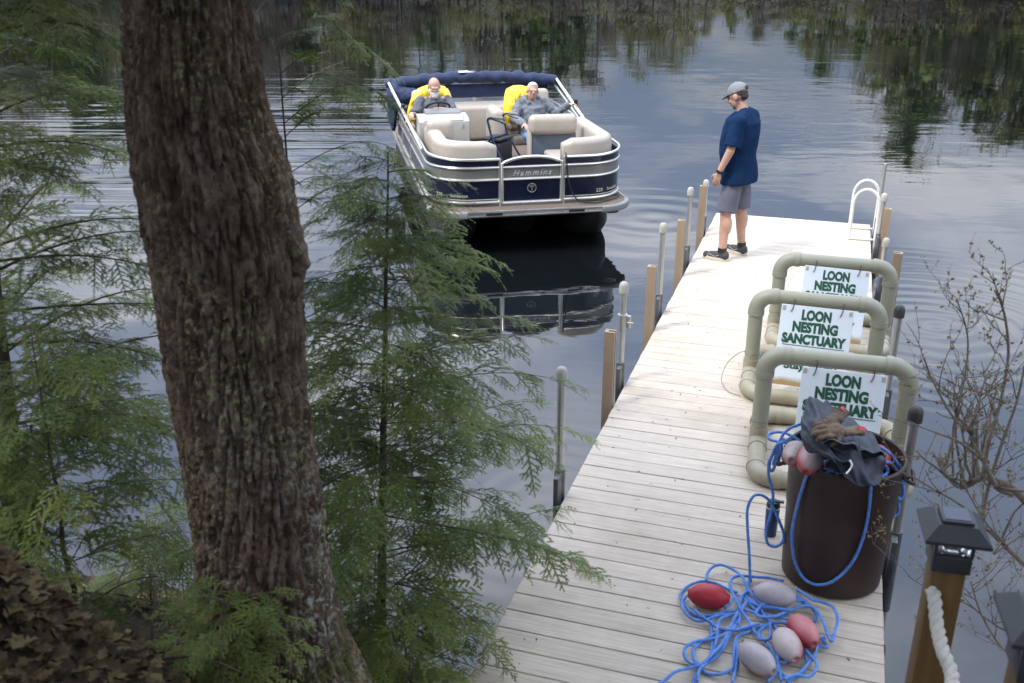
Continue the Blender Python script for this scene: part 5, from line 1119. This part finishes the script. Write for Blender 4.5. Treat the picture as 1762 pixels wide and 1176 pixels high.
# ------------------------------------------------------------------ hemlock foliage
def spray_template(seed):
    r = random.Random(seed); L_ = .30; T = []; tint = []; Wd = []
    def line(p0, d, l, droop, tb):
        d = (d + Vector((0, 0, r.uniform(-.22, .12)))).normalized(); droop += r.uniform(-.15, .25); n = max(2, int(l / .0066)); side = Vector((-d.y, d.x, 0)); prev = None
        for i in range(n):
            s = (i + .5) / n; p = p0 + d * (l * s) + Vector((0, 0, -droop * l * s * s))
            for sg in (-1, 1):
                ln = r.uniform(.0115, .0180) * (1 - .35 * s); a = R(r.uniform(52, 76)); dd = d * math.cos(a) + side * (sg * math.sin(a)) + Vector((0, 0, r.uniform(-.28, .28)))
                w_ = d * .0035
                T.append((p - w_, p + w_, p + dd * ln)); tint.append(min(1, max(0, tb + r.uniform(-.12, .12) + .30 * s * s)))
        Wd.append((p0, p0 + d * l * .55 + Vector((0, 0, -droop * l * .3)), p0 + d * l + Vector((0, 0, -droop * l))))
    line(Vector((0, 0, 0)), Vector((1, 0, 0)), L_, .16, .42)
    t = .08; sg = 1
    while t < .93:
        l = L_ * .48 * (1 - t) ** .75 * r.uniform(.45, 1.2) + .012; a = R(r.uniform(42, 58)); line(Vector((t * L_, 0, -.16 * L_ * t * t)), Vector((math.cos(a), sg * math.sin(a), 0)), l, .28, .38)
        if l > .07:
            for u, s2 in ((.45, 1), (.62, -1)):
                aa = sg * a + s2 * R(42); line(Vector((t * L_ + math.cos(a) * l * u, sg * math.sin(a) * l * u, -.16 * L_ * t * t - .28 * l * u * u)), Vector((math.cos(aa), math.sin(aa), 0)), l * .38, .3, .44)
        sg = -sg; t += r.uniform(.05, .085)
    return np.array([[tuple(p) for p in tri] for tri in T]).reshape(-1, 3), np.repeat(np.array(tint), 3), np.array([[tuple(p) for p in w_] for w_ in Wd])
SPR = [spray_template(i) for i in range(9)]
def hemlock(name, label, base, top, r0, branches, seed, lenf, azf=None, kind_group='hemlock trees on the bank', density=.085, sc=(.75, 1.15), z0=.12, curve=0, rise_=(.10, .38)):
    r = random.Random(seed); base, top = Vector(base), Vector(top); gz = ground_z(base.x, base.y); base.z = gz - .05
    t = thing(name, label, 'tree' if r0 > .01 else 'seedling', (base.x, base.y, gz), 0, kind_group); off = Vector(t.location)
    stem = [base.lerp(top, k / 14) + Vector((curve * math.sin(math.pi * k / 14) + .012 * noise.noise(Vector((k * .5, seed, 0))), .012 * noise.noise(Vector((k * .5, seed, 9))), 0)) for k in range(15)]
    wood = MB(); wood.tube([p - off for p in stem], [r0 * (1 - .88 * k / 14) for k in range(15)], 9)
    tk = wood.build('trunk', M['twig'], t, ang=0); wood = MB(); NV, NF, NT, RV, RF = [], [], [], [], []; nv = 0; rv = 0
    hgt = (top - base).length
    def add_spray(p, d, up, s, tshift):
        nonlocal nv, rv
        V_, tt, Wd = SPR[r.randrange(9)]; d = d.normalized(); sd_ = up.cross(d).normalized(); up2 = d.cross(sd_); Mx = np.array([tuple(d), tuple(sd_), tuple(up2)]).T * s
        NV.append(V_ @ Mx.T + np.array(tuple(p - off))); NT.append(np.clip(tt + tshift, 0, 1)); NF.append(np.arange(len(V_)).reshape(-1, 3) + nv); nv += len(V_)
        w = Wd.reshape(-1, 3) @ Mx.T + np.array(tuple(p - off)); w = w.reshape(-1, 3, 3); o_ = np.array(tuple(sd_)) * .0016
        q = np.stack([w[:, 0] - o_, w[:, 0] + o_, w[:, 1] + o_ * .7, w[:, 1] - o_ * .7, w[:, 2]], 1); k = len(q); i = np.arange(k)[:, None] * 5 + rv
        RV.append(q.reshape(-1, 3)); RF.append(np.concatenate([i + np.array([[0, 1, 2]]), i + np.array([[0, 2, 3]]), i + np.array([[3, 2, 4]])], 0)); rv += 5 * k
    az = r.uniform(0, 6.28)
    for bi in range(branches):
        f = z0 + (1 - z0) * (bi + r.uniform(-.3, .3)) / branches; f = min(max(f, .03), .985); az += 2.4 + r.uniform(-.5, .5)
        a = azf(f, az, r) if azf else az
        if a is None: continue
        l = lenf(f, r); k = f * 14; p0 = stem[int(k)].lerp(stem[min(14, int(k) + 1)], k - int(k)); dh = Vector((math.cos(a), math.sin(a), 0))
        rise = r.uniform(*rise_); n = 9; pts = []
        for i in range(n + 1):
            s = i / n; pts.append(p0 + dh * (l * s) + Vector((0, 0, l * (rise * s - (rise * .8 + .05) * s ** 3 * .8))) + Vector((-dh.y, dh.x, 0)) * (.05 * l * math.sin(s * 3 + bi)))
        wood.tube([p - off for p in pts], [max(.0016, r0 * .17 * (1 - f * .5)) * (1 - .85 * i / n) + .0009 for i in range(n + 1)], 5)
        acc = .16 * l; tsh = r.uniform(-.22, .24)
        while acc < l:
            s = acc / l; i = min(n - 1, int(s * n)); p = pts[i].lerp(pts[i + 1], s * n - i); d = (pts[i + 1] - pts[i]).normalized()
            for sg in (-1, 1):
                q = R(r.uniform(38, 60)) * sg; dd = Vector((d.x * math.cos(q) - d.y * math.sin(q), d.x * math.sin(q) + d.y * math.cos(q), d.z - r.uniform(-.08, .42)))
                add_spray(p, dd, Vector((r.uniform(-.4, .4), r.uniform(-.4, .4), 1)), r.uniform(*sc) * (.62 + .55 * (1 - s)) , tsh + r.uniform(-.14, .14) + .12 * s)
            acc += density * r.uniform(.75, 1.25)
        add_spray(pts[-1], pts[-1] - pts[-2], Vector((0, 0, 1)), r.uniform(*sc) * .8, tsh + .15)
    bo = wood.build('branches', M['twig'], t, ang=0); bo['kind'] = 'stuff'
    c = mesh_obj('needles', np_mesh('needles', np.concatenate(NV), np.concatenate(NF), np.concatenate(NT)), M['needle'], t, smooth=False); c['kind'] = 'stuff'
    c2 = mesh_obj('twigs', np_mesh('twigs', np.concatenate(RV), np.concatenate(RF)), M['twig'], t, smooth=False); c2['kind'] = 'stuff'
    return t
hemlock('hemlock_tree', 'bushy young hemlock between the old trunk and the dock', at(652, 1120, 3.95), at(668, 262, 3.95), .027, 62, 21, lambda f, r: (.34 + .62 * min(1, f / .25) if f < .25 else .96 * (1 - ((f - .25) / .75) ** 1.35) + .16) * r.uniform(.68, 1.1) * .92, density=.088, sc=(.5, 1.1))
hemlock('hemlock_tree', 'slim hemlock sapling with a bare reddish stem close behind the old trunk', at(545, 1000, 4.25), at(462, -160, 4.25), .013, 26, 5, lambda f, r: (.56 - .18 * f) * r.uniform(.6, 1.1), azf=lambda f, a, r: (r.uniform(-.8, .5) if (.28 < f < .56 or .60 < f < .86 or r.random() < .3) else None), density=.13, z0=.25, rise_=(.45, .85), sc=(.55, .85))
hemlock('hemlock_tree', 'dark-stemmed hemlock on the bank to the other side of the old trunk', at(28, 970, 3.75), at(-70, -150, 3.75), .048, 46, 9, lambda f, r: (1.0 - .42 * f) * r.uniform(.75, 1.1), azf=lambda f, a, r: (a if r.random() < .45 else r.uniform(-1.3, .9)), density=.10, z0=.2, sc=(.5, 1.15))
hemlock('hemlock_tree', 'thin-stemmed hemlock sapling in front of the dark-stemmed hemlock', at(126, 1050, 3.15), at(52, 560, 3.15), .013, 24, 14, lambda f, r: (.66 - .42 * f) * r.uniform(.75, 1.1), density=.11, sc=(.5, 1.05), z0=.18)
hemlock('hemlock_seedling', 'small hemlock seedling at the foot of the old trunk', at(372, 1165, 2.52), at(385, 1020, 2.52), .006, 15, 33, lambda f, r: (.26 - .12 * f) * r.uniform(.7, 1.1), kind_group='hemlock seedlings', density=.07, sc=(.4, .62), z0=.15)
hemlock('hemlock_seedling', 'low hemlock seedling on the bank edge between the stems', at(255, 1010, 4.1), at(250, 880, 4.1), .007, 14, 35, lambda f, r: (.40 - .2 * f) * r.uniform(.7, 1.1), kind_group='hemlock seedlings', density=.09, sc=(.5, .8), z0=.12)
hemlock('hemlock_seedling', 'low hemlock seedling spreading beside the mossy root', at(700, 1170, 3.55), at(690, 1020, 3.55), .007, 16, 38, lambda f, r: (.42 - .2 * f) * r.uniform(.7, 1.1), kind_group='hemlock seedlings', density=.09, sc=(.5, .85), z0=.12)

# high crown of the old tree and of the trees behind the camera: they shade the bank and the near end of the dock
M['crown'] = leafmat('high_crown', (.022, .05, .018), (.05, .09, .03), (.09, .13, .04))
def high_crown(parent_fix, cx, cy, z0, z1, rad, n, seed, limbs=16):
    rs = np.random.default_rng(seed); lm = MB(); br = []
    for i in range(limbs):
        z = z0 + (z1 - z0) * (i + .5) / limbs; a = 2.4 * i + rs.uniform(-.3, .3); l = rad * (1.1 - .75 * (z - z0) / (z1 - z0)) * rs.uniform(.8, 1.1)
        p = [(cx, cy, z - .25), (cx + math.cos(a) * l * .5, cy + math.sin(a) * l * .5, z + .25), (cx + math.cos(a) * l, cy + math.sin(a) * l, z + .15)]; br.append(p); lm.tube(spl(p, 4), [.06, .035, .01], 6)
    def smp(r):
        p = br[r.integers(limbs)]; t = r.uniform(.15, 1.05); c = np.array(p[0]) * (1 - t) ** 2 + 2 * np.array(p[1]) * t * (1 - t) + np.array(p[2]) * t * t; return c + r.normal(size=3) * np.array([.30, .30, .16]) * (.4 + t)
    V_, F_, tt = clumps(n, smp, .15, rs); parent_fix(mesh_obj('limbs', lm.mesh('limbs'), M['twig'], ang=0)); c = parent_fix(mesh_obj('crown', np_mesh('crown', V_, F_, tt), M['crown'], smooth=False)); c['kind'] = 'stuff'
high_crown(bp_, -1.0, TY, 5.0, 12, 3.9, 15000, 3)
for i, (x, y, lb) in enumerate(((3.6, -1.6, 'tall evergreen on the bank behind the stair posts'), (-4.2, .2, 'tall evergreen further along the bank beyond the leafy hump'), (.3, -4.5, 'tall evergreen up the bank behind the stairs'))):
    g = ground_z(x, y); t = thing('evergreen_tree', lb, 'tree', (x, y, g)); o = MB(); o.tube([(0, 0, -.2), (.05, 0, 4), (0, .05, 9), (0, 0, 13)], [.22, .18, .11, .03], 14); o.build('trunk', BK, t, ang=0)
    def fx(q, t=t): q.parent = t; q.matrix_parent_inverse = Matrix.Translation(-Vector(t.location)); return q
    high_crown(fx, x, y, 5.2 if i != 2 else 4.8, 13, 4.0, 14000, 20 + i)

# ------------------------------------------------------------------ bare budding shrub over the water
M['shrub'] = pm('shrub_bark', (.14, .11, .085), .85, vs=18, col2=(.28, .235, .19), bump=.3, bs=90); M['bud'] = leafmat('spring_leaf_buds', (.20, .10, .045), (.20, .17, .06), (.22, .27, .07))
sh = thing('budding_shrub', 'bare grey shrub with tiny green buds leaning out over the water', 'shrub', (2.55, 2.95, ground_z(2.55, 2.95))); so = Vector(sh.location); sm = MB(); buds = []; rq = random.Random(12)
def twig(p, d, l, r_, depth):
    n = 5; pts = [p]; q = p.copy(); dd = d.copy()
    for i in range(n):
        dd = (dd + Vector((rq.gauss(0, .16), rq.gauss(0, .16), rq.gauss(.05, .13)))).normalized(); q = q + dd * (l / n); pts.append(q.copy())
    sm.tube([x - so for x in pts], [r_ * (1 - .55 * i / n) for i in range(n + 1)], 6 if r_ > .006 else 4)
    if depth == 0 or l < .05:
        for i in range(1, n + 1):
            if rq.random() < .65: buds.append((pts[i] + Vector((rq.gauss(0, .004), rq.gauss(0, .004), rq.gauss(0, .004))), dd))
        return
    k = rq.choice((2, 2, 3, 3))
    for i in range(k):
        f = rq.uniform(.3, 1); j_ = min(n - 1, int(f * n)); b = pts[j_].lerp(pts[j_ + 1], f * n - j_); a = Vector((rq.gauss(0, 1), rq.gauss(0, .7), rq.gauss(.25, .8))).normalized()
        twig(b, (dd * .75 + a * .85).normalized(), l * rq.uniform(.48, .72), r_ * .52, depth - 1)
def limb_(pix, r_, kids, ln, dep, upb=.9):
    r_ *= .82; P = spl([at(*q) for q in pix], 5); sm.tube([x - so for x in P], [r_ * (1 - .5 * i / (len(P) - 1)) for i in range(len(P))], 9)
    for i in range(kids):
        f = rq.uniform(.25, 1); x = P[int(f * (len(P) - 1))]; twig(x, Vector((rq.gauss(-.15, .45), rq.gauss(.1, .4), upb * rq.uniform(.5, 1.2))).normalized(), ln * rq.uniform(.6, 1.1), r_ * .42, dep)
sm.tube([x - so for x in spl([so + Vector((0, 0, -.1)), so + Vector((-.12, .03, .35)), at(1775, 880, 3.12)], 5)], [.034, .03, .022], 9)
limb_([(1790, 890, 3.1), (1748, 845, 3.15), (1715, 828, 3.2), (1690, 822, 3.25), (1655, 838, 3.3), (1632, 820, 3.35), (1618, 790, 3.4)], .020, 8, .32, 2, .6)
limb_([(1745, 850, 3.15), (1715, 838, 3.18), (1696, 800, 3.2), (1680, 770, 3.25), (1668, 735, 3.3)], .016, 8, .32, 2, .6)
limb_([(1690, 825, 3.2), (1702, 760, 3.2), (1722, 690, 3.25), (1735, 610, 3.3), (1728, 540, 3.3), (1712, 500, 3.32)], .009, 7, .20, 2, .5)
limb_([(1690, 900, 3.15), (1700, 840, 3.2), (1725, 760, 3.2), (1750, 690, 3.2), (1765, 620, 3.2)], .009, 7, .22, 2, .5)
limb_([(1800, 1000, 2.95), (1757, 965, 3.05), (1715, 925, 3.15), (1690, 900, 3.2), (1672, 880, 3.25)], .015, 7, .34, 2, .4)
limb_([(1640, 820, 3.3), (1640, 740, 3.35), (1660, 650, 3.4), (1665, 580, 3.4), (1648, 520, 3.4)], .006, 6, .18, 2, .5)
limb_([(1780, 1100, 2.9), (1720, 1080, 3.0), (1665, 1040, 3.1), (1610, 1020, 3.2), (1560, 990, 3.3)], .006, 9, .24, 2, .5)
limb_([(1790, 1150, 2.9), (1730, 1120, 3.0), (1690, 1060, 3.05), (1670, 1000, 3.1)], .007, 8, .24, 2, .5)
limb_([(1640, 700, 3.35), (1600, 690, 3.4), (1575, 690, 3.42)], .003, 3, .10, 1, .3)
limb_([(1650, 690, 3.35), (1610, 660, 3.4), (1568, 650, 3.42), (1540, 655, 3.44)], .003, 4, .10, 1, .3)
sm.build('branches', M['shrub'], sh, ang=0)
C_ = np.array([tuple(b[0] - so) for b in buds]); k = len(C_); a_ = RNG.normal(size=(k, 3)); a_ /= np.linalg.norm(a_, axis=1)[:, None]; b_2 = np.cross(a_, RNG.normal(size=(k, 3))); b_2 /= np.linalg.norm(b_2, axis=1)[:, None]
sz = RNG.uniform(.006, .013, (k, 1)); V = np.stack([C_ - a_ * sz * .3, C_ + b_2 * sz * .45 + a_ * sz * .3, C_ + a_ * sz * 1.3, C_ - b_2 * sz * .45 + a_ * sz * .3], 1).reshape(-1, 3)
o = mesh_obj('buds', np_mesh('buds', V, np.arange(4 * k).reshape(-1, 4), np.repeat(RNG.uniform(0, 1, k), 4)), M['bud'], sh, smooth=False); o['kind'] = 'stuff'

# ------------------------------------------------------------------ leaf litter, stones, dead sticks
M['litter'] = leafmat('dead_leaves', (.025, .018, .009), (.085, .06, .027), (.19, .14, .065), .8, .15)
LV, LF, LT = [], [], []; rl = random.Random(4); n0 = 0
def leaf(p, s, up):
    global n0
    a = rl.uniform(0, 6.28); d = Vector((math.cos(a), math.sin(a), rl.uniform(-.35, .35))).normalized(); sd_ = up.cross(d).normalized(); u = d.cross(sd_); cu = rl.uniform(.15, .55); tw = rl.uniform(-.3, .3)
    for x, y in ((-.5, 0), (-.18, .34), (.02, .20), (.22, .36), (.30, .14), (.58, 0), (.30, -.14), (.22, -.36), (.02, -.20), (-.18, -.34), (.05, 0)):
        LV.append(tuple(p + d * (x * s) + sd_ * (y * s) + u * (s * (cu * (abs(y) * 1.2) + tw * x * y * 2 + .12 * x * x)))); 
    for k in range(10): LF.append((n0 + 10, n0 + k, n0 + (k + 1) % 10))
    LT.extend([rl.random()] * 11); n0 += 11
for i in range(5200):
    if i < 2200: x, y = -1.42 + rl.gauss(0, .36), 1.98 + rl.gauss(0, .32)
    else: x, y = rl.uniform(-3.4, .5), rl.uniform(.9, 4.9)
    z = ground_z(x, y)
    if z < .12: continue
    leaf(Vector((x, y, z + rl.uniform(.004, .035))), rl.uniform(.03, .065), Vector((rl.gauss(0, .35), rl.gauss(0, .35) + .2, 1)).normalized())
tag(mesh_obj('leaf_litter', np_mesh('litter', LV, LF, LT), M['litter'], smooth=False), 'brown dead leaves carpeting the bank under the trees', 'leaves', kind='stuff')
M['stone'] = pm('mossy_stone', (.035, .035, .034), .85, vs=5, col2=(.085, .085, .08), bump=.5, bs=18, bdist=.02)
for (px_, py_, Y_, s, lb) in ((45, 1160, 1.80, .10, 'grey stone half buried in dead leaves at the hump'),):
    p = at(px_, py_, Y_); mb = MB(); mb.ell((0, 0, 0), (s, s * .8, s * .62), nu=56, nv=36); me = mb.mesh('stone'); wrinkle(me, s * .22, 1.4 / s); wrinkle(me, s * .05, 5 / s); o = mesh_obj('stone', me, M['stone'], ang=0); o.location = (p.x, p.y, min(p.z, ground_z(p.x, p.y) - s * .12)); tag(o, lb, 'stone')
st = MB()
for i in range(60):
    x, y = rl.uniform(-2.6, .2), rl.uniform(2.4, 4.6); z = ground_z(x, y)
    if z < .08: continue
    a = rl.uniform(0, 6.28); l = rl.uniform(.15, .6); P = [(x + math.cos(a) * l * q, y + math.sin(a) * l * q, max(z, ground_z(x + math.cos(a) * l * q, y + math.sin(a) * l * q)) + .02 + .04 * math.sin(q * 3)) for q in (0, .35, .7, 1)]; st.tube(spl(P, 3), [.006, .002], 5)
tag(st.build('dead_sticks', M['twig'], ang=0), 'dead sticks strewn over the bank among the leaves', 'sticks', kind='stuff')

# bits of leaf and needle blown onto the deck
dv_, df_, dt_ = [], [], []
for i in range(260):
    b, a = rl.uniform(.02, 1.75), rl.uniform(3.2, 11.8); p = W(b, a, .003); q = rl.uniform(0, 6.28); l, w_ = rl.uniform(.004, .016), rl.uniform(.0015, .006); d = Vector((math.cos(q), math.sin(q), rl.uniform(0, .2))); e = Vector((-math.sin(q), math.cos(q), rl.uniform(0, .3))); k = len(dv_)
    dv_ += [tuple(p - d * l), tuple(p + e * w_), tuple(p + d * l), tuple(p - e * w_ + Vector((0, 0, .002)))]; df_.append((k, k + 1, k + 2, k + 3)); dt_ += [rl.uniform(0, .8)] * 4
tag(mesh_obj('deck_debris', np_mesh('debris', dv_, df_, dt_), M['litter'], smooth=False), 'specks of leaf and needle litter scattered on the deck boards', 'litter', kind='stuff')
